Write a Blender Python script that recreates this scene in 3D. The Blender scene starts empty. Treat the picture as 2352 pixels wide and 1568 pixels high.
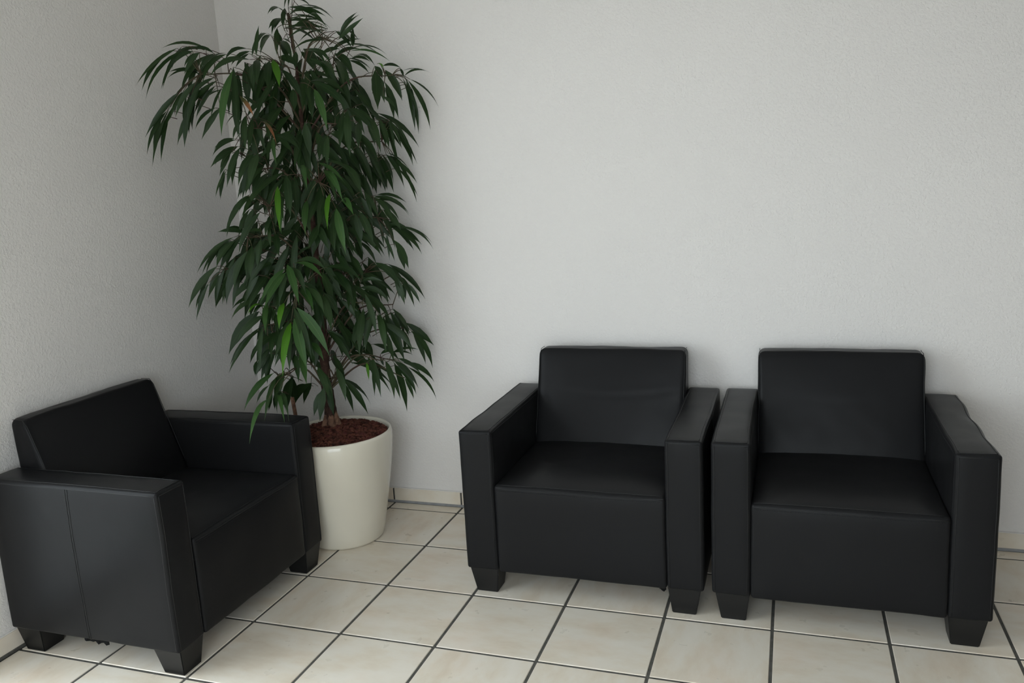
import bpy, bmesh, math, random
import numpy as np
from mathutils import Vector, Matrix, noise

random.seed(11)
SC = bpy.context.scene
COL = SC.collection

# ------------------------------------------------------------------ camera
yaw, pitch, roll = -0.3349, -0.1903, -0.0562
cy_, sy_, cp_, sp_ = math.cos(yaw), math.sin(yaw), math.cos(pitch), math.sin(pitch)
fwd = Vector((sy_ * cp_, cy_ * cp_, sp_))
rgt = Vector((cy_, -sy_, 0))
up = rgt.cross(fwd)
r2 = rgt * math.cos(roll) + up * math.sin(roll)
u2 = -rgt * math.sin(roll) + up * math.cos(roll)
cam_data = bpy.data.cameras.new('camera')
cam_data.sensor_fit = 'HORIZONTAL'
cam_data.sensor_width = 36.0
cam_data.lens = 1877.68 * 36.0 / 2352.0
cam_data.clip_start = 0.05
cam = bpy.data.objects.new('camera', cam_data)
COL.objects.link(cam)
M = Matrix((r2, u2, -fwd)).transposed().to_4x4()
M.translation = Vector((1.711, -3.0993, 1.4022))
cam.matrix_world = M
SC.camera = cam

# ------------------------------------------------------------------ world: overcast daylight
world = bpy.data.worlds.new('overcast_sky')
SC.world = world
world.use_nodes = True
bg = world.node_tree.nodes['Background']
bg.inputs[0].default_value = (0.87, 0.93, 1.0, 1)
bg.inputs[1].default_value = 6.0

YF_ = -3.42          # inner face of the front wall
# two glazed openings: a tall window in the left wall and the shop front behind the camera
WIN_Y0, WIN_Y1, WIN_Z0, WIN_Z1 = -1.47, -3.36, 0.03, 2.55
SHOP_X0, SHOP_X1, SHOP_Z0, SHOP_Z1 = 0.55, 2.30, 0.06, 2.10
def portal(name, loc, rot, sx, sy):
    d = bpy.data.lights.new(name, 'AREA')
    d.shape = 'RECTANGLE'
    d.size, d.size_y = sx, sy
    d.cycles.is_portal = True
    o = bpy.data.objects.new(name, d)
    COL.objects.link(o)
    o.location, o.rotation_euler = loc, rot
portal("window_portal", (-0.735, (WIN_Y0 + WIN_Y1) / 2, (WIN_Z0 + WIN_Z1) / 2), (0, -math.pi / 2, 0), WIN_Z1 - WIN_Z0, WIN_Y0 - WIN_Y1)
portal('shop_front_portal', ((SHOP_X0 + SHOP_X1) / 2, YF_ - 0.12, (SHOP_Z0 + SHOP_Z1) / 2), (math.pi / 2, 0, 0), SHOP_X1 - SHOP_X0, SHOP_Z1 - SHOP_Z0)

SC.view_settings.view_transform = 'Standard'
SC.view_settings.look = 'None'
SC.view_settings.gamma = 1.0
SC.view_settings.use_curve_mapping = False
SC.view_settings.exposure = 0.06

# ------------------------------------------------------------------ helpers
def tag(o, label=None, cat=None, group=None, kind=None):
    if label: o['label'] = label
    if cat: o['category'] = cat
    if group: o['group'] = group
    if kind: o['kind'] = kind
    return o

def empty(name, loc, rz=0.0):
    o = bpy.data.objects.new(name, None)
    COL.objects.link(o)
    o.location = loc
    o.rotation_euler = (0, 0, rz)
    o.empty_display_size = 0.1
    return o

def mesh_obj(name, verts, faces, mat, parent=None, smooth=False, uvs=None):
    me = bpy.data.meshes.new(name)
    me.from_pydata([tuple(v) for v in verts], [], faces)
    if smooth:
        me.polygons.foreach_set('use_smooth', [True] * len(me.polygons))
    if uvs is not None:
        lay = me.uv_layers.new(name='UVMap')
        for lp in me.loops:
            lay.data[lp.index].uv = uvs[lp.vertex_index]
    me.materials.append(mat)
    me.update()
    o = bpy.data.objects.new(name, me)
    COL.objects.link(o)
    if parent: o.parent = parent
    return o

def box_geo(x0, x1, y0, y1, z0, z1, c=0.0):
    """box, with an edge chamfer c on every edge when c > 0"""
    if c <= 0:
        v = [(x, y, z) for z in (z0, z1) for y in (y0, y1) for x in (x0, x1)]
        f = [(0, 2, 3, 1), (4, 5, 7, 6), (0, 1, 5, 4), (2, 6, 7, 3), (0, 4, 6, 2), (1, 3, 7, 5)]
        return v, f
    bm = bmesh.new()
    bmesh.ops.create_cube(bm, size=1.0)
    for q in bm.verts:
        q.co = Vector((x0 if q.co.x < 0 else x1, y0 if q.co.y < 0 else y1, z0 if q.co.z < 0 else z1))
    bmesh.ops.bevel(bm, geom=list(bm.edges), offset=c, segments=1, affect='EDGES')
    bm.verts.index_update()
    v = [tuple(q.co) for q in bm.verts]
    f = [tuple(l.index for l in fc.verts) for fc in bm.faces]
    bm.free()
    return v, f

class Geo:
    def __init__(self): self.v, self.f = [], []
    def add(self, g):
        n = len(self.v)
        self.v += list(g[0]); self.f += [tuple(i + n for i in fc) for fc in g[1]]
        return self
    def obj(self, name, mat, parent=None, smooth=False):
        return mesh_obj(name, self.v, self.f, mat, parent, smooth)

def tube_geo(pts, rad, n=6, cap=True, jitter=0.0):
    pts = [Vector(q) for q in pts]
    if not isinstance(rad, (list, tuple)): rad = [rad] * len(pts)
    v, f = [], []
    ref = None
    for i, q in enumerate(pts):
        t = (pts[min(i + 1, len(pts) - 1)] - pts[max(i - 1, 0)])
        if t.length < 1e-9: t = Vector((0, 0, 1))
        t.normalize()
        if ref is None:
            ref = Vector((0, 0, 1)) if abs(t.z) < 0.9 else Vector((1, 0, 0))
        a = (ref - t * ref.dot(t)).normalized()
        b = t.cross(a)
        ref = a
        for k in range(n):
            an = 2 * math.pi * k / n
            rr = rad[i]
            if jitter: rr *= 1 + random.uniform(-jitter, jitter)
            v.append(tuple(q + (a * math.cos(an) + b * math.sin(an)) * rr))
    for i in range(len(pts) - 1):
        for k in range(n):
            k2 = (k + 1) % n
            f.append((i * n + k, i * n + k2, (i + 1) * n + k2, (i + 1) * n + k))
    if cap:
        f.append(tuple(range(n - 1, -1, -1)))
        f.append(tuple((len(pts) - 1) * n + k for k in range(n)))
    return v, f

def smoothpath(pts, n=6):
    """Catmull-Rom through the points"""
    P = [Vector(q) for q in pts]
    P = [P[0] * 2 - P[1]] + P + [P[-1] * 2 - P[-2]]
    out = []
    for i in range(1, len(P) - 2):
        for k in range(n):
            t = k / n
            a, b, c, d = P[i - 1], P[i], P[i + 1], P[i + 2]
            out.append(0.5 * ((2 * b) + (c - a) * t + (2 * a - 5 * b + 4 * c - d) * t * t + (3 * b - a - 3 * c + d) * t ** 3))
    out.append(P[-2])
    return out

# ------------------------------------------------------------------ materials
def new_mat(name, base=(0.8, 0.8, 0.8), rough=0.5, spec=0.5):
    m = bpy.data.materials.new(name)
    m.use_nodes = True
    b = m.node_tree.nodes['Principled BSDF']
    b.inputs['Base Color'].default_value = (*base, 1)
    b.inputs['Roughness'].default_value = rough
    b.inputs['Specular IOR Level'].default_value = spec
    return m, m.node_tree.nodes, m.node_tree.links, b

def ramp(nodes, stops):
    r = nodes.new('ShaderNodeValToRGB')
    e = r.color_ramp.elements
    e[0].position, e[0].color = stops[0][0], (*stops[0][1], 1)
    e[1].position, e[1].color = stops[-1][0], (*stops[-1][1], 1)
    for s, c in stops[1:-1]:
        q = e.new(s); q.color = (*c, 1)
    return r

def noise_node(nodes, links, scale, detail=3.0, rough=0.5, vec=None, dim='3D'):
    n = nodes.new('ShaderNodeTexNoise')
    n.inputs['Scale'].default_value = scale
    n.inputs['Detail'].default_value = detail
    n.inputs['Roughness'].default_value = rough
    if vec is not None: links.new(vec, n.inputs['Vector'])
    return n

def bump(nodes, links, height, strength, dist, bsdf, prev=None):
    b = nodes.new('ShaderNodeBump')
    b.inputs['Strength'].default_value = strength
    b.inputs['Distance'].default_value = dist
    links.new(height, b.inputs['Height'])
    if prev is not None: links.new(prev.outputs[0], b.inputs['Normal'])
    links.new(b.outputs[0], bsdf.inputs['Normal'])
    return b

# wall paint over woodchip plaster
def make_wall(name, base):
    m, N, L, b = new_mat(name, base, 0.75, 0.25)
    tc = N.new('ShaderNodeTexCoord')
    n1 = noise_node(N, L, 120, 4, 0.6, tc.outputs['Object'])
    r1 = ramp(N, [(0.42, (0, 0, 0)), (0.72, (1, 1, 1))])
    L.new(n1.outputs[0], r1.inputs[0])
    n2 = noise_node(N, L, 380, 2, 0.5, tc.outputs['Object'])
    b1 = bump(N, L, r1.outputs[0], 0.55, 0.0022, b)
    bump(N, L, n2.outputs[0], 0.25, 0.001, b, b1)
    n3 = noise_node(N, L, 1.4, 2, 0.5, tc.outputs['Object'])
    r3 = ramp(N, [(0.3, tuple(c * 0.975 for c in base)), (0.7, base)])
    L.new(n3.outputs[0], r3.inputs[0])
    L.new(r3.outputs[0], b.inputs['Base Color'])
    return m
WALL = make_wall('white_woodchip_paint', (0.835, 0.798, 0.768))
DARKWALL = make_wall('dark_brown_bounce_absorber', (0.13, 0.115, 0.10))  # invented dark tone for the unseen right wall, cuts bounce and leather reflections
CEIL = make_wall('white_ceiling_paint', (0.82, 0.82, 0.81))

# glazed floor tile, mottled cream; each tile has its own clouding
m, N, L, b = new_mat('cream_glazed_tile', (0.55, 0.5, 0.43), 0.32, 0.5)
tc = N.new('ShaderNodeTexCoord'); oi = N.new('ShaderNodeObjectInfo')
vm = N.new('ShaderNodeVectorMath'); vm.operation = 'SCALE'
L.new(oi.outputs['Location'], vm.inputs[0]); vm.inputs['Scale'].default_value = 3.7
va = N.new('ShaderNodeVectorMath'); va.operation = 'ADD'
L.new(tc.outputs['Object'], va.inputs[0]); L.new(vm.outputs[0], va.inputs[1])
sq = N.new('ShaderNodeMapping'); sq.inputs['Rotation'].default_value = (0, 0, 0.5)
sq.inputs['Scale'].default_value = (1.0, 2.2, 1.0)
L.new(va.outputs[0], sq.inputs['Vector'])
na = noise_node(N, L, 5.0, 5, 0.6, sq.outputs[0])
ra = ramp(N, [(0.28, (0.71, 0.61, 0.485)), (0.45, (0.785, 0.70, 0.58)), (0.56, (0.815, 0.745, 0.64)), (0.72, (0.84, 0.775, 0.68))])
L.new(na.outputs[0], ra.inputs[0])
nb = noise_node(N, L, 4.0, 3, 0.6, va.outputs[0])
rb = ramp(N, [(0.5, (1, 1, 1)), (0.75, (1.0, 0.945, 0.91))])
L.new(nb.outputs[0], rb.inputs[0])
mx = N.new('ShaderNodeMix'); mx.data_type = 'RGBA'; mx.blend_type = 'MULTIPLY'; mx.inputs[0].default_value = 1.0
L.new(ra.outputs[0], mx.inputs[6]); L.new(rb.outputs[0], mx.inputs[7])
L.new(mx.outputs[2], b.inputs['Base Color'])
nr = noise_node(N, L, 14, 3, 0.6, va.outputs[0])
rr = ramp(N, [(0.3, (0.26,) * 3), (0.7, (0.40,) * 3)])
L.new(nr.outputs[0], rr.inputs[0]); L.new(rr.outputs[0], b.inputs['Roughness'])
nh = noise_node(N, L, 30, 4, 0.6, sq.outputs[0])
bump(N, L, nh.outputs[0], 0.12, 0.0015, b)
TILE = m

m, N, L, b = new_mat('dark_grey_grout', (0.10, 0.095, 0.085), 0.85, 0.2)
tc = N.new('ShaderNodeTexCoord')
n = noise_node(N, L, 40, 4, 0.7, tc.outputs['Object'])
r = ramp(N, [(0.3, (0.075, 0.072, 0.064)), (0.7, (0.125, 0.12, 0.108))])
L.new(n.outputs[0], r.inputs[0]); L.new(r.outputs[0], b.inputs['Base Color'])
GROUT = m
m, N, L, b = new_mat('grey_silicone', (0.30, 0.30, 0.30), 0.5, 0.3)
tc = N.new('ShaderNodeTexCoord')
n = noise_node(N, L, 25, 3, 0.6, tc.outputs['Object'])
r = ramp(N, [(0.3, (0.25, 0.25, 0.255)), (0.7, (0.34, 0.34, 0.345))])
L.new(n.outputs[0], r.inputs[0]); L.new(r.outputs[0], b.inputs['Base Color'])
SILICONE = m

# black leatherette
m, N, L, b = new_mat('black_leatherette', (0.012, 0.012, 0.0126), 0.34, 0.10)
tc = N.new('ShaderNodeTexCoord')
n1 = noise_node(N, L, 9, 3, 0.5, tc.outputs['Object'])
r1 = ramp(N, [(0.3, (0.31,) * 3), (0.7, (0.37,) * 3)])
L.new(n1.outputs[0], r1.inputs[0]); L.new(r1.outputs[0], b.inputs['Roughness'])
vo = N.new('ShaderNodeTexVoronoi'); vo.inputs['Scale'].default_value = 700
L.new(tc.outputs['Object'], vo.inputs['Vector'])
b1 = bump(N, L, vo.outputs['Distance'], 0.10, 0.0004, b)
n2 = noise_node(N, L, 26, 4, 0.55, tc.outputs['Object'])
bump(N, L, n2.outputs[0], 0.06, 0.002, b, b1)
LEATHER = m
m, N, L, b = new_mat('black_seam_thread', (0.009, 0.009, 0.0095), 0.45, 0.4)
SEAM = m
m, N, L, b = new_mat('black_stained_leg', (0.007, 0.007, 0.007), 0.42, 0.35)
tc = N.new('ShaderNodeTexCoord')
n = noise_node(N, L, 30, 3, 0.6, tc.outputs['Object'])
bump(N, L, n.outputs[0], 0.1, 0.001, b)
LEG = m
m, N, L, b = new_mat('black_lining_cloth', (0.006, 0.006, 0.006), 0.9, 0.1)
LINING = m

# planter, gravel, bark, leaves
m, N, L, b = new_mat('cream_gloss_planter', (0.80, 0.765, 0.665), 0.16, 0.5)
b.inputs['Coat Weight'].default_value = 0.4
b.inputs['Coat Roughness'].default_value = 0.06
tc = N.new('ShaderNodeTexCoord')
n = noise_node(N, L, 3, 2, 0.5, tc.outputs['Object'])
r = ramp(N, [(0.3, (0.735, 0.68, 0.565)), (0.7, (0.765, 0.71, 0.595))])
L.new(n.outputs[0], r.inputs[0]); L.new(r.outputs[0], b.inputs['Base Color'])
PLANTER = m
m, N, L, b = new_mat('red_lava_granules', (0.10, 0.03, 0.02), 0.9, 0.2)
tc = N.new('ShaderNodeTexCoord')
vo = N.new('ShaderNodeTexVoronoi'); vo.inputs['Scale'].default_value = 70
L.new(tc.outputs['Object'], vo.inputs['Vector'])
r = ramp(N, [(0.0, (0.040, 0.014, 0.010)), (0.35, (0.085, 0.028, 0.019)), (0.7, (0.14, 0.048, 0.030)), (1.0, (0.085, 0.022, 0.022))])
sx = N.new('ShaderNodeSeparateColor'); L.new(vo.outputs['Color'], sx.inputs[0])
L.new(sx.outputs[0], r.inputs[0]); L.new(r.outputs[0], b.inputs['Base Color'])
n = noise_node(N, L, 300, 3, 0.6, tc.outputs['Object'])
bump(N, L, n.outputs[0], 0.5, 0.002, b)
GRAVEL = m
m, N, L, b = new_mat('rough_dark_bark', (0.05, 0.028, 0.02), 0.9, 0.2)
tc = N.new('ShaderNodeTexCoord')
n = noise_node(N, L, 60, 5, 0.7, tc.outputs['Object'])
r = ramp(N, [(0.3, (0.025, 0.013, 0.010)), (0.55, (0.065, 0.034, 0.025)), (0.8, (0.12, 0.07, 0.05))])
L.new(n.outputs[0], r.inputs[0]); L.new(r.outputs[0], b.inputs['Base Color'])
bump(N, L, n.outputs[0], 0.8, 0.006, b)
BARK = m
m, N, L, b = new_mat('peeled_tan_bark', (0.24, 0.13, 0.08), 0.85, 0.2)
tc = N.new('ShaderNodeTexCoord')
n = noise_node(N, L, 45, 4, 0.7, tc.outputs['Object'])
r = ramp(N, [(0.35, (0.09, 0.045, 0.03)), (0.65, (0.27, 0.15, 0.095))])
L.new(n.outputs[0], r.inputs[0]); L.new(r.outputs[0], b.inputs['Base Color'])
bump(N, L, n.outputs[0], 0.6, 0.004, b)
PEELED = m
m, N, L, b = new_mat('brown_green_twig', (0.07, 0.055, 0.03), 0.7, 0.3)
tc = N.new('ShaderNodeTexCoord')
n = noise_node(N, L, 18, 3, 0.6, tc.outputs['Object'])
r = ramp(N, [(0.35, (0.060, 0.026, 0.020)), (0.65, (0.085, 0.080, 0.040))])
L.new(n.outputs[0], r.inputs[0]); L.new(r.outputs[0], b.inputs['Base Color'])
TWIG = m

def make_leaf(name, c0, c1, rib, trans, tip=None):
    m, N, L, b = new_mat(name, c0, 0.40, 0.26)
    oi = N.new('ShaderNodeObjectInfo')
    uv = N.new('ShaderNodeUVMap')
    sep = N.new('ShaderNodeSeparateXYZ'); L.new(uv.outputs[0], sep.inputs[0])
    ge = N.new('ShaderNodeNewGeometry')
    n = noise_node(N, L, 7.0, 2, 0.5, ge.outputs['Position'])
    ad = N.new('ShaderNodeMath'); ad.operation = 'ADD'
    L.new(n.outputs[0], ad.inputs[0]); L.new(oi.outputs['Random'], ad.inputs[1])
    hf = N.new('ShaderNodeMath'); hf.operation = 'MULTIPLY'; hf.inputs[1].default_value = 0.5
    L.new(ad.outputs[0], hf.inputs[0])
    r = ramp(N, [(0.2, c0), (0.8, c1)])
    L.new(hf.outputs[0], r.inputs[0])
    # pale midrib along u = 0.5
    d = N.new('ShaderNodeMath'); d.operation = 'SUBTRACT'; d.inputs[1].default_value = 0.5
    L.new(sep.outputs[0], d.inputs[0])
    a = N.new('ShaderNodeMath'); a.operation = 'ABSOLUTE'; L.new(d.outputs[0], a.inputs[0])
    rr = ramp(N, [(0.0, (1, 1, 1)), (0.06, (0, 0, 0))]); L.new(a.outputs[0], rr.inputs[0])
    mx = N.new('ShaderNodeMix'); mx.data_type = 'RGBA'
    sc = N.new('ShaderNodeMath'); sc.operation = 'MULTIPLY'; sc.inputs[1].default_value = 0.55
    L.new(rr.outputs[0], sc.inputs[0]); L.new(sc.outputs[0], mx.inputs[0])
    L.new(r.outputs[0], mx.inputs[6]); mx.inputs[7].default_value = (*rib, 1)
    col = mx.outputs[2]
    if tip:
        rt = ramp(N, [(0.25, (0, 0, 0)), (0.6, (1, 1, 1))]); L.new(sep.outputs[1], rt.inputs[0])
        m2 = N.new('ShaderNodeMix'); m2.data_type = 'RGBA'
        L.new(rt.outputs[0], m2.inputs[0]); L.new(col, m2.inputs[6]); m2.inputs[7].default_value = (*tip, 1)
        col = m2.outputs[2]
    L.new(col, b.inputs['Base Color'])
    tr = N.new('ShaderNodeBsdfTranslucent')
    L.new(col, tr.inputs[0])
    ms = N.new('ShaderNodeMixShader'); ms.inputs[0].default_value = trans
    out = N['Material Output']
    L.new(b.outputs[0], ms.inputs[1]); L.new(tr.outputs[0], ms.inputs[2]); L.new(ms.outputs[0], out.inputs[0])
    return m
LEAF = make_leaf('dark_green_leaf', (0.013, 0.033, 0.009), (0.025, 0.053, 0.015), (0.05, 0.085, 0.028), 0.18)
LEAF_MID = make_leaf('fresh_green_leaf', (0.026, 0.070, 0.016), (0.045, 0.105, 0.026), (0.09, 0.15, 0.045), 0.25)
LEAF_YOUNG = make_leaf('young_bright_green_leaf', (0.065, 0.19, 0.013), (0.095, 0.25, 0.022), (0.11, 0.24, 0.035), 0.3)
LEAF_BROWN = make_leaf('browning_leaf', (0.06, 0.07, 0.018), (0.09, 0.08, 0.03), (0.12, 0.10, 0.04), 0.2, (0.30, 0.12, 0.05))
LEAF_MATS = {'-': LEAF, 'd': LEAF, 'u': LEAF, 'm': LEAF_MID, 'b': LEAF_YOUNG, 'n': LEAF_BROWN}

m, N, L, b = new_mat('grey_aluminium', (0.32, 0.33, 0.34), 0.4, 0.5); b.inputs['Metallic'].default_value = 0.6
ALU = m
m = bpy.data.materials.new('clear_window_glass'); m.use_nodes = True
N, L = m.node_tree.nodes, m.node_tree.links
N.remove(N['Principled BSDF'])
tr = N.new('ShaderNodeBsdfTransparent'); tr.inputs[0].default_value = (0.95, 0.97, 0.96, 1)
gl = N.new('ShaderNodeBsdfGlossy'); gl.inputs['Roughness'].default_value = 0.02
lw = N.new('ShaderNodeLayerWeight'); lw.inputs[0].default_value = 0.5
pw = N.new('ShaderNodeMath'); pw.operation = 'POWER'; pw.inputs[1].default_value = 5.0
L.new(lw.outputs['Facing'], pw.inputs[0])
fr = N.new('ShaderNodeMath'); fr.operation = 'MULTIPLY_ADD'; fr.inputs[1].default_value = 0.9; fr.inputs[2].default_value = 0.04
L.new(pw.outputs[0], fr.inputs[0])
ms = N.new('ShaderNodeMixShader')
L.new(fr.outputs[0], ms.inputs[0]); L.new(tr.outputs[0], ms.inputs[1]); L.new(gl.outputs[0], ms.inputs[2])
L.new(ms.outputs[0], N['Material Output'].inputs[0])
GLASS = m
m, N, L, b = new_mat('concrete_pavement', (0.36, 0.35, 0.33), 0.85, 0.3)
tc = N.new('ShaderNodeTexCoord')
n = noise_node(N, L, 6, 5, 0.6, tc.outputs['Object'])
r = ramp(N, [(0.3, (0.46, 0.45, 0.43)), (0.7, (0.56, 0.55, 0.53))])
L.new(n.outputs[0], r.inputs[0]); L.new(r.outputs[0], b.inputs['Base Color'])
PAVE = m

# ------------------------------------------------------------------ room shell
XL, XR, YB, YF, ZC = -0.68, 5.33, 0.08, YF_, 2.75
T = 0.333
WT = 0.20
WL = 0.075

def slab(name, x0, x1, y0, y1, z0, z1, mat, parent=None):
    v, f = box_geo(x0, x1, y0, y1, z0, z1)
    return mesh_obj(name, v, f, mat, parent)

floor = slab('floor', XL - WL, XR + WT, YF - WT, YB + WT, -0.12, -0.0022, GROUT)
tag(floor, 'cream tiled floor with dark grey grout lines', 'floor', kind='structure')
gap = 0.0095
def tile_mesh(name, sx, sy):
    v, f = box_geo(-sx / 2, sx / 2, -sy / 2, sy / 2, -0.009, 0.0, 0.0016)
    me = bpy.data.meshes.new(name)
    me.from_pydata(v, [], f); me.materials.append(TILE); me.update()
    return me
full = tile_mesh('tile', T - gap, T - gap)
cut_h = YB - 0.011 - gap / 2 - 0.006
cut = tile_mesh('tile_cut', T - gap, cut_h)
rt = random.Random(5)
for k in range(-2, 16):
    for r_ in range(-1, 11):
        me = cut if r_ < 0 else full
        o = bpy.data.objects.new('tile', me); COL.objects.link(o); o.parent = floor
        yc = gap / 2 + cut_h / 2 if r_ < 0 else -(r_ + 0.5) * T
        o.location = ((k + 0.5) * T, yc, rt.uniform(-0.0003, 0.0003))
        if r_ >= 0: o.rotation_euler = (rt.uniform(-.0008, .0008), rt.uniform(-.0008, .0008), rt.choice((0, 1, 2, 3)) * math.pi / 2)

wb = slab('wall_back', XL - WL, XR + WT, YB, YB + WT, -0.12, ZC, WALL)
tag(wb, 'white woodchip wall behind the pair of armchairs', 'wall', kind='structure')
g = Geo()
g.add(box_geo(XL - WL, XL, WIN_Y0, YB, -0.12, ZC))
g.add(box_geo(XL - WL, XL, YF, WIN_Y1, -0.12, ZC))
g.add(box_geo(XL - WL, XL, WIN_Y1, WIN_Y0, WIN_Z1, ZC))
g.add(box_geo(XL - WL, XL, WIN_Y1, WIN_Y0, -0.12, WIN_Z0))
wl = g.obj('wall_left', WALL)
tag(wl, 'shaded white woodchip wall behind the left armchair', 'wall', kind='structure')
tag(slab('wall_right', XR, XR + WT, YF, YB, -0.12, ZC, DARKWALL), 'unseen wall at the far right end of the room, made dark brown to cut bounced light', 'wall', kind='structure')
g = Geo()
g.add(box_geo(XL - WL, SHOP_X0, YF - WT, YF, -0.12, ZC))
g.add(box_geo(SHOP_X1, XR + WT, YF - WT, YF, -0.12, ZC))
g.add(box_geo(SHOP_X0, SHOP_X1, YF - WT, YF, SHOP_Z1, ZC))
g.add(box_geo(SHOP_X0, SHOP_X1, YF - WT, YF, -0.12, SHOP_Z0))
tag(g.obj('wall_front', WALL), 'plain white wall facing the armchairs', 'wall', kind='structure')
tag(slab('ceiling', XL - WL, XR + WT, YF - WT, YB + WT, ZC, ZC + 0.15, CEIL), 'plain white ceiling', 'ceiling', kind='structure')

# glazing: frame, mullions and panes
fw = 0.06
def glazing(name, label, bays, lo, hi, z0, z1, put):
    g = Geo()
    def bar(a, b_, c, d):
        x0, x1, y0, y1 = put(a, b_, 0.06)
        g.add(box_geo(x0, x1, y0, y1, c, d, 0.004))
    bar(lo, hi, z0, z0 + fw); bar(lo, hi, z1 - fw, z1)
    bw = (hi - lo) / bays
    for i in range(bays + 1):
        a = min(max(lo + i * bw - fw / 2, lo), hi - fw)
        bar(a, a + fw, z0 + fw, z1 - fw)
    wo = g.obj(name, ALU)
    tag(wo, label, 'window', kind='structure')
    for i in range(bays):
        a = lo + i * bw + fw / 2
        x0, x1, y0, y1 = put(a, a + bw - fw, 0.006)
        slab('pane', x0, x1, y0, y1, z0 + fw - 0.01, z1 - fw + 0.01, GLASS, wo)
glazing('window_1', 'tall grey aluminium window in the left wall', 2, WIN_Y1, WIN_Y0, WIN_Z0, WIN_Z1, lambda a, b_, t: (XL - 0.04 - t / 2, XL - 0.04 + t / 2, a, b_))
glazing('window_2', 'wide grey aluminium shop front facing the armchairs', 3, SHOP_X0, SHOP_X1, SHOP_Z0, SHOP_Z1, lambda a, b_, t: (a, b_, YF - 0.12 - t / 2, YF - 0.12 + t / 2))
g = Geo().add(box_geo(-14, XL - WL, YF_ - WT, 8, -0.20, -0.10)).add(box_geo(-14, 16, -18, YF_ - WT, -0.20, -0.10))
tag(g.obj('pavement', PAVE), 'grey concrete pavement outside the windows', 'pavement', kind='structure')

# baseboards: tiles cut to 6 cm, silicone joint along the floor
BBH, BBT = 0.067, 0.011
sil = Geo().add(box_geo(XL, XR, YB - BBT - 0.004, YB, -0.002, 0.010, 0.002))
bb = sil.obj('baseboard_back', SILICONE)
tag(bb, 'cream tile skirting along the wall behind the armchairs', 'baseboard', kind='structure')
bj = tile_l = T - 0.008
v, f = box_geo(-bj / 2, bj / 2, -BBT / 2, BBT / 2, 0, BBH - 0.008, 0.0012)
bme = bpy.data.meshes.new('skirting_tile'); bme.from_pydata(v, [], f); bme.materials.append(TILE); bme.update()
for k in range(-2, 16):
    o = bpy.data.objects.new('skirting_tile', bme); COL.objects.link(o); o.parent = bb
    o.location = ((k + 0.5) * T - 0.006, YB - BBT / 2 - 0.0005, 0.008)
v, f = box_geo(XL, XR, YB - BBT + 0.002, YB, 0.006, BBH - 0.004)
mesh_obj('joint_backing', v, f, GROUT, bb)
v, f = box_geo(XL, XR, YB - 0.0085, YB, BBH - 0.001, BBH + 0.003)
mesh_obj('paint_edge', v, f, WALL, bb)
sil = Geo().add(box_geo(XL, XL + BBT + 0.004, WIN_Y0, YB - BBT - 0.004, -0.002, 0.010, 0.002))
bl = sil.obj('baseboard_left', GROUT)
tag(bl, 'cream tile skirting along the wall behind the left armchair', 'baseboard', kind='structure')
for r_ in range(0, 5):
    o = bpy.data.objects.new('skirting_tile', bme); COL.objects.link(o); o.parent = bl
    o.location = (XL + BBT / 2 + 0.0005, -(r_ + 0.5) * T + 0.035, 0.008)
    o.rotation_euler = (0, 0, math.pi / 2)
v, f = box_geo(XL, XL + BBT - 0.002, WIN_Y0, YB - BBT, 0.006, BBH - 0.004)
mesh_obj('joint_backing', v, f, GROUT, bl)
v, f = box_geo(XL, XL + 0.0085, WIN_Y0, YB - 0.012, BBH - 0.001, BBH + 0.003)
mesh_obj('paint_edge', v, f, WALL, bl)

# ------------------------------------------------------------------ armchairs
def rbox(x0, x1, y0, y1, z0, z1, r, step=0.03):
    """rounded upholstery block as a dense quad grid"""
    lo = np.array([x0, y0, z0]); hi = np.array([x1, y1, z1])
    def axis(a, b):
        n = max(2, int(round((b - a - 2 * r) / step)))
        e = [a, a + r * 0.3, a + r * 0.65]
        return np.array(e + list(np.linspace(a + r, b - r, n + 1)) + [b - r * 0.65, b - r * 0.3, b])
    ax = [axis(lo[i], hi[i]) for i in range(3)]
    verts, faces, idx = [], [], {}
    def vid(i, j, k):
        key = (i, j, k)
        if key not in idx:
            q = np.array([ax[0][i], ax[1][j], ax[2][k]])
            c = np.clip(q, lo + r, hi - r)
            d = q - c
            n = np.linalg.norm(d)
            # push the cube surface out to the rounded surface
            if n > 1e-9: q = c + d / n * r
            idx[key] = len(verts); verts.append(q)
        return idx[key]
    n = [len(a) - 1 for a in ax]
    for side in (0, 1):
        for d in range(3):
            e, g_ = (d + 1) % 3, (d + 2) % 3
            for i in range(n[e]):
                for j in range(n[g_]):
                    quad = []
                    for (a, b_) in ((i, j), (i + 1, j), (i + 1, j + 1), (i, j + 1)):
                        t = [0, 0, 0]; t[d] = n[d] * side; t[e] = a; t[g_] = b_
                        quad.append(vid(*t))
                    faces.append(tuple(quad if side else quad[::-1]))
    return np.array(verts), faces

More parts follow.
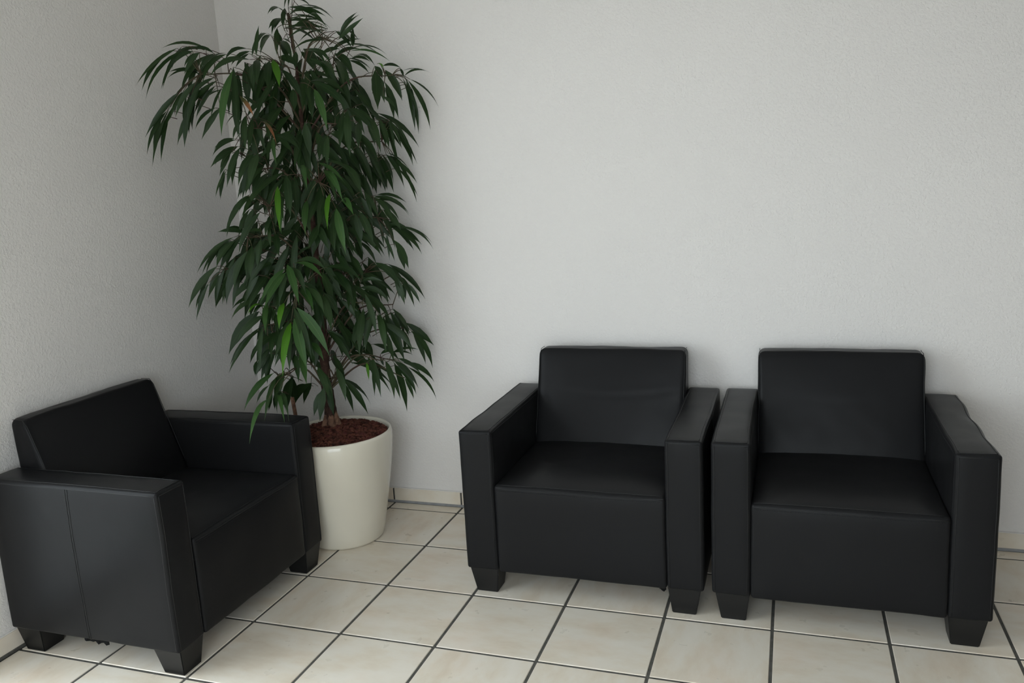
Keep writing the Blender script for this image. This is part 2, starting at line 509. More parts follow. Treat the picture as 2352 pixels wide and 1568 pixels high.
class Block:
    """an upholstered block: rounded box + crowned faces + slack in the cover"""
    def __init__(self, x0, x1, y0, y1, z0, z1, r, crown, wob, seed, warp=None, step=0.028, dent=None):
        self.lo = np.array([x0, y0, z0]); self.hi = np.array([x1, y1, z1])
        self.crown, self.wob, self.seed, self.warp, self.dent = crown, wob, seed, warp, dent
        self.v, self.f = rbox(x0, x1, y0, y1, z0, z1, r, step)
        self.out = [self.map(q) for q in self.v]
    def map(self, q):
        q = np.array(q, float)
        h = (self.hi - self.lo) / 2
        u = np.clip((q - (self.lo + self.hi) / 2) / h, -1, 1)
        o = q.copy()
        for d in range(3):
            e, g_ = (d + 1) % 3, (d + 2) % 3
            s = abs(u[d]) ** 6 * np.sign(u[d])
            fac = (1 - u[e] ** 4) * (1 - u[g_] ** 4)
            c = self.crown[d] if not isinstance(self.crown[d], tuple) else self.crown[d][0 if u[d] < 0 else 1]
            o[d] += s * fac * c
        if self.wob:
            w = noise.noise_vector(Vector((q[0] * 6 + self.seed * 7.3, q[1] * 6, q[2] * 6)))
            w2 = noise.noise_vector(Vector((q[0] * 17 + self.seed * 3.1, q[1] * 17, q[2] * 17)))
            o += np.array(w) * self.wob + np.array(w2) * self.wob * 0.35
        if self.dent: o = self.dent(o, u)
        if self.warp: o = self.warp(o)
        return o
    def obj(self, name, mat, parent):
        return mesh_obj(name, self.out, self.f, mat, parent, True)
    def path(self, pts, n=24):
        """a polyline laid on the deformed surface"""
        out = []
        for a, b_ in zip(pts[:-1], pts[1:]):
            a, b_ = np.array(a, float), np.array(b_, float)
            k = max(1, int(np.linalg.norm(b_ - a) / 0.02))
            for i in range(k): out.append(self.map(a + (b_ - a) * i / k))
        out.append(self.map(np.array(pts[-1], float)))
        return out

def armchair(loc, rz, W, D, label, seed, dent_side=None, torn=(), crease=0.0):
    root = empty('armchair', loc, rz)
    tag(root, label, 'armchair', 'black leatherette armchairs')
    AW, Z0, ZA, ZS, ZB = 0.117, 0.090, 0.592, 0.402, 0.750
    hw = W / 2
    R = 0.009
    SR = 0.0011
    for s in (-1, 1):
        x_out, x_in = s * hw, s * (hw - AW)
        xa, xb = min(x_out, x_in), max(x_out, x_in)
        dent = None
        if dent_side == s:
            def dent(o, u, s=s):
                # slack, creased cover along the outer top edge
                top = max(0.0, u[2]) ** 8; outer = max(0.0, u[0] * s) ** 2
                t = (u[1] + 1) / 2
                wave = 0.0045 * math.sin(t * 17.0 + 0.6) * math.exp(-((t - 0.55) / 0.38) ** 2)
                o[2] += top * outer * (wave - 0.008 * math.exp(-((t - 0.5) / 0.3) ** 2))
                o[0] += s * outer * abs(u[2]) ** 8 * wave * 0.6
                return o
        blk = Block(xa, xb, 0.0, D, Z0, ZA, R, (0.004, (0.003, 0.002), (0.0, 0.004)), 0.0022, seed + s, dent=dent)
        arm = blk.obj('arm', LEATHER, root)
        g = Geo()
        e = 0.0005
        # welt around the top panel: a line of piping along each long edge and across the front
        for x, sg in ((xa, -1), (xb, 1)):
            g.add(tube_geo(blk.path([(x - sg * 0.0005, 0.010, ZA - 0.009), (x - sg * 0.0005, D - 0.012, ZA - 0.009)]), SR, 5))
            g.add(tube_geo(blk.path([(x - sg * 0.010, 0.012, ZA + e), (x - sg * 0.010, D - 0.012, ZA + e)]), SR * 0.8, 5))
            g.add(tube_geo(blk.path([(x - sg * 0.009, -e, Z0 + 0.01), (x - sg * 0.009, -e, ZA - 0.012)]), SR * 0.9, 5))
            g.add(tube_geo(blk.path([(x - sg * 0.0005, 0.009, Z0 + 0.01), (x - sg * 0.0005, 0.009, ZA - 0.012)]), SR * 0.9, 5))
        g.add(tube_geo(blk.path([(xa + 0.010, -e, ZA - 0.009), (xb - 0.010, -e, ZA - 0.009)]), SR, 5))
        g.add(tube_geo(blk.path([(xa + 0.010, 0.009, ZA + e), (xb - 0.010, 0.009, ZA + e)]), SR * 0.8, 5))
        # double-stitched vertical seam on the outer side
        for dy in (-0.004, 0.004):
            g.add(tube_geo(blk.path([(x_out + s * e, 0.335 + dy, Z0 + 0.004), (x_out + s * e, 0.335 + dy, ZA - 0.010)]), SR * 0.8, 5))
        g.obj('seam', SEAM, arm, True)
    xi = hw - AW - 0.001
    # seat block with crowned top
    blk = Block(-xi, xi, -0.003, 0.56, Z0 - 0.002, ZS, 0.011, (0.0, (0.006, 0.0), (0.0, 0.016)), 0.0025, seed + 5)
    seat = blk.obj('seat', LEATHER, root)
    g = Geo()
    g.add(tube_geo(blk.path([(-xi + 0.008, -0.0035, ZS - 0.009), (xi - 0.008, -0.0035, ZS - 0.009)]), 0.0012, 5))
    g.add(tube_geo(blk.path([(-xi + 0.008, 0.008, ZS + 0.0004), (xi - 0.008, 0.008, ZS + 0.0004)]), 0.0010, 5))
    # stitches on the front panel just below the welt
    x = -xi + 0.012
    while x < xi - 0.016:
        g.add(tube_geo([blk.map((x, -0.0036, ZS - 0.016)), blk.map((x + 0.0042, -0.0036, ZS - 0.016))], 0.0007, 4))
        x += 0.0068
    g.obj('seam', SEAM, seat, True)
    # wedge-shaped backrest
    yb0 = 0.47
    def yf(z): return 0.480 + (z - 0.40) * 0.345
    def warp(o):
        o[1] = D - (D - o[1]) * (D - yf(o[2])) / (D - yb0)
        return o
    def fold(o, u):
        # shallow smile-shaped crease across the cover and a tuck near the arm
        if u[1] < -0.5:
            zc = 0.585 + 0.030 * u[0] ** 2
            o[1] += crease * (math.exp(-((o[2] - zc) / 0.007) ** 2) * (1 - u[0] ** 2) - 0.5 * math.exp(-((o[2] - zc - 0.014) / 0.010) ** 2) * (1 - u[0] ** 2))
            o[1] += crease * 1.6 * math.exp(-((o[0] + 0.24 - (0.57 - o[2]) * 0.5) / 0.007) ** 2) * math.exp(-((o[2] - 0.55) / 0.03) ** 2)
        return o
    blk = Block(-xi - 0.001, xi + 0.001, yb0, D - 0.004, 0.36, ZB, 0.022, (0.0, (0.014, 0.0), (0.0, 0.003)), 0.0028, seed + 9, warp, 0.011, fold)
    back = blk.obj('backrest', LEATHER, root)
    for s in (-1, 1):
        x = s * (xi - 0.004)
        g = Geo().add(tube_geo(blk.path([(x, yb0 + 0.0015, 0.42), (x, yb0 + 0.0015, ZB - 0.020), (x, yb0 + 0.03, ZB - 0.0010), (x, D - 0.03, ZB - 0.0010)]), 0.0012, 5))
        g.obj('seam', SEAM, back, True)
    # rear panel and underside closing
    v, f = box_geo(-xi, xi, 0.57, D - 0.006, Z0 + 0.002, 0.40, 0.006)
    mesh_obj('rear_panel', v, f, LEATHER, root)
    v, f = box_geo(-xi + 0.004, xi - 0.004, 0.02, 0.57, Z0 - 0.004, Z0 + 0.02)
    mesh_obj('underside_lining', v, f, LINING, root)
    # four tapered block legs
    for s in (-1, 1):
        for fr in (0, 1):
            top, bot = [], []
            for lst, z, ox, iw, oy, d in ((bot, 0.0, 0.027, 0.076, 0.016, 0.074), (top, Z0 + 0.006, 0.010, 0.105, 0.003, 0.104)):
                xo, xn = s * (hw - ox), s * (hw - ox - iw)
                yo, yn = (oy, oy + d) if fr == 0 else (D - oy, D - oy - d)
                for (x, y) in ((min(xo, xn), min(yo, yn)), (max(xo, xn), min(yo, yn)), (max(xo, xn), max(yo, yn)), (min(xo, xn), max(yo, yn))):
                    lst.append((x, y, z))
            bm = bmesh.new()
            vs = [bm.verts.new(q) for q in bot + top]
            bm.faces.new(vs[3::-1]); bm.faces.new(vs[4:8])
            for i in range(4):
                j = (i + 1) % 4
                bm.faces.new((vs[i], vs[j], vs[j + 4], vs[i + 4]))
            bmesh.ops.recalc_face_normals(bm, faces=bm.faces)
            bmesh.ops.bevel(bm, geom=list(bm.edges), offset=0.0025, segments=2, affect='EDGES')
            me = bpy.data.meshes.new('leg'); bm.to_mesh(me); bm.free()
            me.materials.append(LEG)
            o = bpy.data.objects.new('leg', me); COL.objects.link(o); o.parent = root
    # torn lining hanging below the cover
    rs = random.Random(seed)
    for (tx, ty, dx, dy, n, drop) in torn:
        v, f = [], []
        for i in range(n + 1):
            t = i / n
            z = Z0 - 0.006 - drop * abs(math.sin(t * 9.0 + 1)) * rs.uniform(0.25, 1.0)
            for th in (0, 0.0012):
                v.append((tx + dx * t + (th if dy else 0), ty + dy * t + (th if dx else 0), Z0 + 0.012))
                v.append((tx + dx * t + rs.uniform(-.004, .004) + (th if dy else 0), ty + dy * t + (th if dx else 0), z))
        for i in range(n):
            a = 4 * i
            f += [(a, a + 1, a + 5, a + 4), (a + 2, a + 6, a + 7, a + 3), (a + 1, a + 3, a + 7, a + 5)]
        mesh_obj('torn_lining', v, f, LINING, root)
    return root

armchair((0.005, -0.951, 0), math.pi / 2, 0.80, 0.660, 'black leatherette armchair in the left corner, turned sideways beside the planter', 3,
         torn=((-0.392, 0.27, 0, 0.10, 9, 0.012),))
armchair((1.050, -0.645, 0), 0, 0.812, 0.672, 'black leatherette armchair in the middle, left one of the facing pair', 14,
         torn=((0.262, 0.012, 0.020, 0, 4, 0.014),), crease=0.0026)
armchair((1.874, -0.645, 0), 0, 0.786, 0.672, 'black leatherette armchair at the right with a creased outer arm', 27, dent_side=1, crease=0.0008)

TRUNK = [(-0.105,-0.236,0.437), (-0.104,-0.235,0.541), (-0.109,-0.238,0.653), (-0.104,-0.235,0.818), (-0.100,-0.232,0.998), (-0.101,-0.233,1.209), (-0.100,-0.232,1.399), (-0.102,-0.234,1.601), (-0.102,-0.234,1.733), (-0.102,-0.234,1.895), (-0.109,-0.238,2.007), (-0.110,-0.239,2.086)]
# leaf: base xyz, tip xyz, width, shade, index of the branch that bears it
LEAVES = [
 (-0.369,-0.411,1.961,-0.492,-0.489,1.965,0.023,"-",4),
 (-0.453,-0.468,1.963,-0.578,-0.549,1.842,0.026,"-",4),
 (-0.431,-0.446,1.960,-0.563,-0.529,1.797,0.023,"-",4),
 (-0.405,-0.451,1.959,-0.477,-0.499,1.889,0.023,"-",4),
 (-0.330,-0.501,1.931,-0.372,-0.542,1.860,0.026,"-",4),
 (-0.363,-0.415,1.936,-0.453,-0.473,1.808,0.041,"-",4),
 (-0.389,-0.421,1.877,-0.492,-0.487,1.859,0.026,"-",4),
 (-0.322,-0.430,1.936,-0.378,-0.482,1.951,0.020,"-",4),
 (-0.260,-0.509,1.920,-0.275,-0.576,1.859,0.025,"-",4),
 (-0.249,-0.456,1.923,-0.278,-0.562,1.818,0.028,"-",4),
 (-0.203,-0.391,1.946,-0.249,-0.460,1.903,0.023,"-",31),
 (-0.157,-0.448,1.896,-0.242,-0.557,1.839,0.039,"-",31),
 (-0.452,-0.480,1.809,-0.566,-0.554,1.656,0.029,"-",4),
 (-0.450,-0.471,1.807,-0.494,-0.501,1.714,0.020,"-",4),
 (-0.506,-0.504,1.740,-0.575,-0.550,1.591,0.026,"-",4),
 (-0.495,-0.496,1.754,-0.568,-0.544,1.555,0.029,"-",4),
 (-0.403,-0.450,1.840,-0.471,-0.496,1.722,0.029,"-",4),
 (-0.431,-0.458,1.777,-0.464,-0.480,1.616,0.035,"-",4),
 (-0.387,-0.439,1.835,-0.440,-0.476,1.686,0.035,"-",4),
 (-0.300,-0.476,1.843,-0.367,-0.531,1.776,0.025,"-",4),
 (-0.345,-0.399,1.845,-0.447,-0.469,1.722,0.026,"-",4),
 (-0.305,-0.443,1.817,-0.351,-0.513,1.717,0.017,"-",4),
 (-0.339,-0.409,1.745,-0.395,-0.459,1.637,0.029,"-",4),
 (-0.212,-0.481,1.859,-0.219,-0.571,1.641,0.041,"m",4),
 (-0.279,-0.370,1.872,-0.308,-0.398,1.720,0.035,"-",14),
 (-0.245,-0.393,1.726,-0.288,-0.452,1.675,0.017,"-",27),
 (-0.151,-0.415,1.914,-0.096,-0.465,1.997,0.027,"u",31),
 (-0.046,-0.463,1.964,0.003,-0.609,1.879,0.024,"-",31),
 (-0.077,-0.345,2.047,-0.068,-0.424,1.979,0.022,"-",22),
 (-0.035,-0.391,2.063,-0.021,-0.504,2.029,0.019,"-",22),
 (-0.056,-0.345,2.078,-0.042,-0.387,2.007,0.028,"-",22),
 (-0.097,-0.344,2.015,-0.082,-0.385,1.915,0.028,"-",22),
 (0.027,-0.415,2.085,0.088,-0.570,2.019,0.016,"-",11),
 (-0.071,-0.249,2.126,-0.016,-0.237,2.098,0.015,"-",22),
 (0.012,-0.420,2.057,0.176,-0.424,2.006,0.030,"-",11),
 (-0.072,-0.302,2.059,0.034,-0.286,2.061,0.023,"-",22),
 (-0.082,-0.291,2.062,0.054,-0.240,2.014,0.016,"-",22),
 (-0.113,-0.274,2.025,0.022,-0.201,1.986,0.035,"-",22),
 (0.092,-0.457,2.001,0.169,-0.500,2.001,0.016,"-",11),
 (0.113,-0.386,2.000,0.042,-0.508,1.982,0.013,"-",11),
 (0.019,-0.180,2.022,-0.077,-0.254,2.006,0.015,"-",22),
 (0.154,-0.409,1.946,0.084,-0.569,1.908,0.015,"-",11),
 (0.084,-0.278,1.964,0.033,-0.354,1.932,0.014,"-",11),
 (0.123,-0.291,1.958,0.227,-0.291,2.017,0.028,"u",11),
 (0.119,-0.179,1.949,0.148,-0.218,2.007,0.028,"u",33),
 (0.076,-0.234,2.000,0.164,-0.260,1.936,0.025,"-",11),
 (-0.014,-0.050,1.971,-0.091,-0.064,1.950,0.030,"d",33),
 (0.041,-0.225,1.923,0.164,-0.214,1.964,0.026,"-",33),
 (0.038,-0.165,1.946,0.177,-0.090,1.926,0.026,"-",33),
 (0.152,-0.264,1.917,0.307,-0.272,1.869,0.016,"m",11),
 (0.055,-0.207,1.926,0.127,-0.216,1.850,0.043,"-",33),
 (0.168,-0.276,1.894,0.274,-0.321,1.849,0.022,"-",11),
 (0.084,-0.165,1.911,0.167,-0.150,1.868,0.023,"-",33),
 (-0.071,-0.242,1.942,-0.020,-0.230,1.860,0.043,"-",22),
 (-0.059,-0.392,1.958,0.030,-0.466,1.878,0.033,"-",31),
 (-0.085,-0.252,1.942,-0.086,-0.267,1.880,0.032,"-",22),
 (-0.108,-0.342,1.913,-0.040,-0.325,1.874,0.042,"-",31),
 (-0.070,-0.433,1.889,-0.012,-0.499,1.786,0.039,"b",31),
 (-0.085,-0.434,1.886,-0.044,-0.520,1.778,0.041,"-",31),
 (-0.092,-0.494,1.884,-0.039,-0.591,1.785,0.037,"-",31),
 (-0.219,-0.378,1.898,-0.210,-0.410,1.752,0.048,"-",14),
 (-0.084,-0.247,1.856,0.032,-0.187,1.823,0.032,"-",31),
 (-0.104,-0.330,1.870,-0.042,-0.319,1.765,0.040,"-",31),
 (0.036,-0.363,1.809,0.176,-0.379,1.703,0.043,"-",31),
 (-0.039,-0.212,1.825,0.106,-0.133,1.714,0.035,"-",33),
 (0.035,-0.347,1.786,0.119,-0.427,1.637,0.041,"m",31),
 (-0.045,-0.287,1.839,-0.043,-0.312,1.720,0.040,"-",31),
 (-0.045,-0.242,1.822,-0.031,-0.269,1.691,0.040,"-",31),
 (0.132,-0.336,1.876,0.193,-0.410,1.776,0.032,"-",11),
 (0.088,-0.378,1.875,0.189,-0.456,1.801,0.027,"-",11),
 (0.055,-0.411,1.908,0.172,-0.448,1.845,0.027,"-",11),
 (0.051,-0.381,1.888,0.148,-0.406,1.804,0.024,"-",11),
 (0.204,-0.177,1.854,0.209,-0.189,1.718,0.059,"-",25),
 (0.177,-0.122,1.878,0.200,-0.115,1.833,0.034,"-",25),
 (0.273,-0.289,1.858,0.303,-0.302,1.839,0.016,"b",25),
 (0.201,-0.104,1.878,0.260,-0.074,1.868,0.023,"-",25),
 (0.269,-0.094,1.865,0.283,-0.096,1.833,0.017,"-",25),
 (0.251,-0.032,1.863,0.342,0.023,1.850,0.017,"-",25),
 (0.216,-0.113,1.860,0.264,-0.092,1.751,0.043,"-",25),
 (0.244,-0.023,1.838,0.268,-0.009,1.693,0.017,"-",25),
 (0.268,-0.025,1.825,0.328,0.010,1.646,0.029,"-",25),
 (0.274,-0.022,1.830,0.360,0.030,1.728,0.016,"-",25),
 (0.257,-0.025,1.805,0.289,-0.007,1.697,0.020,"-",25),
 (0.234,-0.164,1.810,0.274,-0.155,1.679,0.034,"-",25),
 (0.237,-0.190,1.754,0.279,-0.182,1.708,0.022,"-",25),
 (0.085,-0.136,1.795,0.155,-0.105,1.680,0.035,"-",33),
 (0.071,-0.069,1.844,0.031,-0.070,1.756,0.035,"d",33),
 (0.089,-0.071,1.762,0.053,-0.081,1.722,0.023,"d",33),
 (0.150,-0.079,1.706,0.274,-0.004,1.576,0.032,"-",6),
 (0.175,-0.083,1.685,0.258,-0.034,1.511,0.029,"-",6),
 (0.201,-0.066,1.668,0.274,-0.022,1.513,0.020,"-",6),
 (0.229,-0.142,1.673,0.265,-0.132,1.571,0.020,"-",6),
 (0.227,-0.220,1.669,0.259,-0.222,1.564,0.033,"-",6),
 (0.172,-0.213,1.689,0.244,-0.269,1.554,0.044,"-",9),
 (0.105,-0.239,1.718,0.212,-0.251,1.623,0.033,"-",9),
 (0.151,-0.322,1.699,0.183,-0.388,1.540,0.040,"-",9),
 (0.075,-0.257,1.729,0.096,-0.306,1.654,0.028,"-",9),
 (-0.064,-0.080,1.764,-0.114,-0.010,1.683,0.045,"d",33),
 (0.048,-0.290,1.628,0.151,-0.299,1.549,0.033,"-",9),
 (0.083,-0.363,1.612,0.120,-0.444,1.504,0.040,"-",9),
 (0.028,-0.194,1.580,0.102,-0.170,1.474,0.051,"-",9),
 (0.101,-0.291,1.511,0.181,-0.328,1.394,0.043,"-",8),
 (0.111,-0.109,1.587,0.201,-0.056,1.582,0.020,"-",6),
 (0.072,-0.105,1.530,0.107,-0.070,1.401,0.064,"d",6),
 (0.091,-0.066,1.557,0.128,-0.017,1.415,0.047,"d",6),
 (0.134,-0.066,1.548,0.167,-0.034,1.403,0.038,"d",6),
 (0.179,-0.093,1.545,0.230,-0.064,1.417,0.029,"-",6),
 (0.197,-0.071,1.523,0.269,-0.028,1.431,0.023,"-",6),
 (0.206,-0.043,1.506,0.256,-0.012,1.359,0.020,"-",6),
 (0.189,-0.100,1.550,0.257,-0.063,1.481,0.017,"-",6),
 (0.055,-0.401,1.518,0.161,-0.417,1.442,0.029,"m",8),
 (0.055,-0.368,1.488,0.178,-0.469,1.379,0.037,"m",8),
 (0.009,-0.437,1.511,0.100,-0.563,1.424,0.026,"m",8),
 (-0.044,-0.305,1.675,-0.022,-0.325,1.549,0.042,"-",9),
 (0.004,-0.306,1.635,0.039,-0.330,1.550,0.039,"-",9),
 (-0.082,-0.290,1.642,-0.087,-0.314,1.548,0.023,"-",10),
 (-0.112,-0.424,1.614,-0.049,-0.513,1.514,0.024,"m",27),
 (-0.131,-0.389,1.631,-0.023,-0.400,1.568,0.033,"-",27),
 (-0.205,-0.466,1.772,-0.149,-0.479,1.698,0.021,"n",27),
 (-0.148,-0.424,1.681,-0.054,-0.495,1.593,0.021,"n",27),
 (-0.205,-0.393,1.697,-0.161,-0.408,1.577,0.025,"-",27),
 (-0.210,-0.435,1.705,-0.197,-0.476,1.583,0.028,"-",27),
 (-0.206,-0.404,1.697,-0.188,-0.472,1.578,0.031,"-",27),
 (-0.255,-0.402,1.691,-0.275,-0.437,1.625,0.023,"-",27),
 (-0.284,-0.418,1.621,-0.340,-0.478,1.570,0.026,"-",27),
 (-0.242,-0.490,1.581,-0.262,-0.572,1.531,0.019,"-",27),
 (-0.237,-0.454,1.591,-0.258,-0.525,1.456,0.033,"-",27),
 (-0.301,-0.429,1.576,-0.331,-0.467,1.495,0.023,"-",19),
 (-0.314,-0.449,1.509,-0.343,-0.490,1.419,0.017,"-",19),
 (-0.231,-0.401,1.556,-0.258,-0.444,1.408,0.034,"-",19),
 (-0.156,-0.460,1.566,-0.154,-0.541,1.441,0.043,"-",27),
 (-0.193,-0.383,1.518,-0.223,-0.468,1.418,0.034,"-",19),
 (-0.137,-0.432,1.494,-0.142,-0.534,1.416,0.038,"-",19),
 (-0.115,-0.366,1.493,-0.210,-0.516,1.342,0.036,"-",19),
 (-0.281,-0.368,1.417,-0.343,-0.422,1.322,0.026,"-",19),
 (-0.198,-0.446,1.421,-0.192,-0.545,1.338,0.025,"-",1),
 (-0.062,-0.439,1.480,-0.002,-0.529,1.335,0.040,"-",8),
 (-0.073,-0.369,1.475,-0.035,-0.432,1.341,0.041,"-",8),
 (-0.096,-0.449,1.441,-0.025,-0.568,1.293,0.032,"b",1),
 (-0.010,-0.314,1.476,-0.038,-0.370,1.322,0.030,"-",8),
 (-0.030,-0.254,1.461,-0.065,-0.302,1.331,0.028,"-",8),
 (0.061,-0.345,1.405,0.099,-0.449,1.281,0.026,"b",8),
 (-0.013,-0.195,1.378,-0.007,-0.205,1.257,0.034,"-",2),
 (0.168,-0.281,1.404,0.233,-0.310,1.308,0.027,"-",0),
 (0.144,-0.150,1.380,0.255,-0.103,1.307,0.023,"-",0),
 (0.164,-0.199,1.380,0.257,-0.233,1.287,0.028,"-",0),
 (-0.198,-0.227,1.827,-0.231,-0.215,1.736,0.047,"d",14),
 (-0.183,-0.204,1.817,-0.217,-0.203,1.709,0.047,"d",14),
 (-0.225,-0.267,1.753,-0.235,-0.262,1.649,0.041,"d",14),
 (-0.246,-0.172,1.750,-0.242,-0.107,1.655,0.042,"d",14),
 (-0.250,-0.272,1.828,-0.258,-0.257,1.746,0.035,"d",14),
 (-0.325,-0.318,1.820,-0.346,-0.313,1.655,0.047,"d",14),
 (-0.068,-0.325,1.797,-0.056,-0.349,1.714,0.039,"-",31),
 (-0.090,-0.125,1.687,-0.130,-0.107,1.603,0.036,"d",10),
 (0.176,-0.291,1.659,0.205,-0.360,1.564,0.038,"-",9),
 (-0.126,-0.148,1.580,-0.191,-0.124,1.496,0.036,"d",10),
 (-0.229,-0.199,1.586,-0.189,-0.125,1.562,0.030,"d",10),
 (-0.237,-0.319,1.573,-0.265,-0.336,1.512,0.035,"d",19),
 (0.029,-0.067,1.811,0.018,-0.029,1.728,0.036,"d",33),
 (-0.012,-0.150,1.567,-0.055,-0.161,1.461,0.041,"d",10),
 (-0.157,-0.192,1.417,-0.199,-0.156,1.313,0.041,"d",10),
 (-0.203,-0.356,1.487,-0.209,-0.386,1.378,0.040,"-",19),
 (-0.239,-0.273,1.467,-0.267,-0.271,1.359,0.041,"d",19),
 (-0.022,-0.076,1.396,-0.018,-0.044,1.292,0.042,"d",2),
 (0.011,-0.315,1.438,0.044,-0.400,1.321,0.044,"-",8),
 (-0.227,-0.110,2.022,-0.217,-0.051,1.997,0.025,"d",22),
 (-0.208,-0.484,1.412,-0.255,-0.566,1.289,0.027,"-",1),
 (-0.209,-0.424,1.398,-0.220,-0.504,1.340,0.027,"-",1),
 (-0.271,-0.368,1.364,-0.300,-0.404,1.244,0.031,"-",18),
 (-0.300,-0.400,1.270,-0.373,-0.458,1.283,0.031,"-",18),
 (-0.345,-0.412,1.258,-0.465,-0.491,1.138,0.025,"-",18),
 (-0.344,-0.407,1.245,-0.402,-0.456,1.150,0.044,"-",18),
 (-0.224,-0.397,1.276,-0.253,-0.439,1.277,0.019,"-",18),
 (-0.418,-0.440,1.149,-0.517,-0.503,1.005,0.038,"-",12),
 (-0.404,-0.444,1.131,-0.443,-0.471,1.057,0.029,"-",12),
 (-0.440,-0.474,1.088,-0.488,-0.507,0.954,0.019,"-",12),
 (-0.369,-0.460,1.138,-0.404,-0.489,1.011,0.028,"-",12),
 (-0.348,-0.414,1.181,-0.401,-0.451,1.012,0.038,"-",12),
 (-0.302,-0.405,1.196,-0.361,-0.475,1.015,0.047,"-",18),
 (-0.334,-0.403,1.131,-0.371,-0.433,0.990,0.029,"-",12),
 (-0.286,-0.417,1.203,-0.327,-0.463,1.067,0.038,"-",18),
 (-0.219,-0.477,1.224,-0.202,-0.528,1.120,0.042,"-",18),
 (-0.182,-0.466,1.251,-0.179,-0.513,1.147,0.036,"-",18),
 (-0.314,-0.352,1.137,-0.346,-0.366,1.041,0.038,"d",12),
 (-0.166,-0.431,1.294,-0.139,-0.474,1.222,0.024,"-",1),
 (-0.136,-0.439,1.327,-0.125,-0.516,1.264,0.030,"-",1),
 (-0.096,-0.444,1.405,-0.032,-0.552,1.281,0.041,"m",1),
 (-0.118,-0.463,1.266,-0.064,-0.536,1.194,0.036,"-",1),
 (-0.031,-0.365,1.382,0.010,-0.461,1.267,0.036,"m",8),
 (0.041,-0.361,1.396,0.078,-0.475,1.277,0.038,"-",8),
 (0.089,-0.362,1.348,0.146,-0.422,1.192,0.044,"m",8),
 (0.114,-0.355,1.381,0.206,-0.447,1.325,0.035,"m",8),
 (-0.029,-0.300,1.286,-0.041,-0.367,1.204,0.043,"-",2),
 (-0.056,-0.231,1.265,-0.094,-0.263,1.159,0.038,"-",2),
 (-0.030,-0.213,1.281,-0.052,-0.233,1.106,0.035,"-",2),
 (0.045,-0.182,1.348,0.092,-0.182,1.268,0.038,"-",2),
 (0.145,-0.291,1.331,0.209,-0.321,1.215,0.042,"-",0),
 (0.083,-0.168,1.322,0.182,-0.128,1.219,0.038,"-",0),
 (0.113,-0.209,1.257,0.188,-0.203,1.158,0.031,"-",0),
 (0.138,-0.126,1.348,0.188,-0.108,1.180,0.035,"-",0),
 (0.196,-0.189,1.330,0.267,-0.199,1.251,0.037,"-",0),
 (0.146,-0.161,1.379,0.260,-0.112,1.309,0.025,"-",0),
 (0.156,-0.111,1.261,0.238,-0.072,1.243,0.022,"-",0),
 (0.196,-0.068,1.257,0.305,-0.002,1.158,0.022,"-",0),
 (0.168,-0.067,1.252,0.256,-0.012,1.144,0.032,"-",0),
 (0.224,-0.173,1.209,0.268,-0.160,1.101,0.040,"-",0),
 (0.185,-0.186,1.229,0.229,-0.197,1.133,0.018,"-",0),
 (0.128,-0.198,1.199,0.193,-0.243,1.171,0.018,"-",0),
 (0.057,-0.091,1.138,0.100,-0.038,0.945,0.049,"d",29),
 (0.160,-0.226,1.128,0.255,-0.228,1.028,0.046,"-",29),
 (0.143,-0.086,1.107,0.257,-0.017,0.960,0.032,"-",29),
 (0.211,-0.173,1.070,0.243,-0.168,0.958,0.037,"-",29),
 (0.235,-0.144,1.041,0.270,-0.136,0.943,0.022,"-",23),
 (0.136,-0.306,1.063,0.229,-0.313,1.063,0.021,"-",29),
 (0.015,-0.345,1.127,0.145,-0.333,1.067,0.036,"-",13),
 (-0.046,-0.476,1.157,0.094,-0.517,1.105,0.038,"m",13),
 (-0.052,-0.507,1.155,0.051,-0.614,1.028,0.040,"m",13),
 (-0.116,-0.431,1.133,-0.165,-0.532,1.022,0.036,"m",13),
 (-0.094,-0.460,1.121,-0.114,-0.578,1.012,0.036,"m",13),
 (-0.135,-0.400,1.091,-0.131,-0.489,0.975,0.036,"-",13),
 (-0.138,-0.314,1.165,-0.061,-0.308,1.202,0.019,"-",16),
 (-0.043,-0.454,1.085,0.052,-0.467,0.982,0.053,"-",13),
 (-0.044,-0.446,1.061,0.069,-0.555,0.991,0.041,"m",13),
 (0.007,-0.474,1.064,0.089,-0.522,0.980,0.035,"-",13),
 (-0.030,-0.310,1.102,0.041,-0.365,0.978,0.043,"-",13),
 (0.017,-0.411,1.032,0.084,-0.473,0.908,0.044,"-",13),
 (0.013,-0.302,1.107,0.115,-0.351,0.999,0.042,"-",29),
 (0.083,-0.281,1.043,0.136,-0.379,0.956,0.039,"-",29),
 (0.075,-0.214,1.028,0.191,-0.206,0.970,0.031,"-",29),
 (0.098,-0.204,1.001,0.177,-0.183,0.898,0.031,"-",28),
 (0.139,-0.290,1.013,0.190,-0.325,0.863,0.033,"-",28),
 (-0.272,-0.394,1.008,-0.349,-0.471,0.948,0.032,"-",17),
 (-0.198,-0.464,0.986,-0.186,-0.590,0.980,0.018,"b",17),
 (-0.268,-0.413,0.965,-0.363,-0.492,0.819,0.066,"-",17),
 (-0.214,-0.457,0.958,-0.279,-0.545,0.872,0.037,"-",17),
 (-0.286,-0.396,0.898,-0.385,-0.477,0.741,0.029,"-",17),
 (-0.203,-0.490,0.916,-0.187,-0.552,0.778,0.027,"-",17),
 (-0.180,-0.476,1.008,-0.129,-0.575,0.915,0.030,"m",17),
 (-0.262,-0.355,0.866,-0.294,-0.381,0.695,0.032,"-",17),
 (-0.076,-0.487,0.936,-0.036,-0.627,0.775,0.040,"b",13),
 (-0.059,-0.490,0.951,0.034,-0.583,0.786,0.053,"m",13),
 (-0.031,-0.509,0.995,0.094,-0.531,0.830,0.051,"m",13),
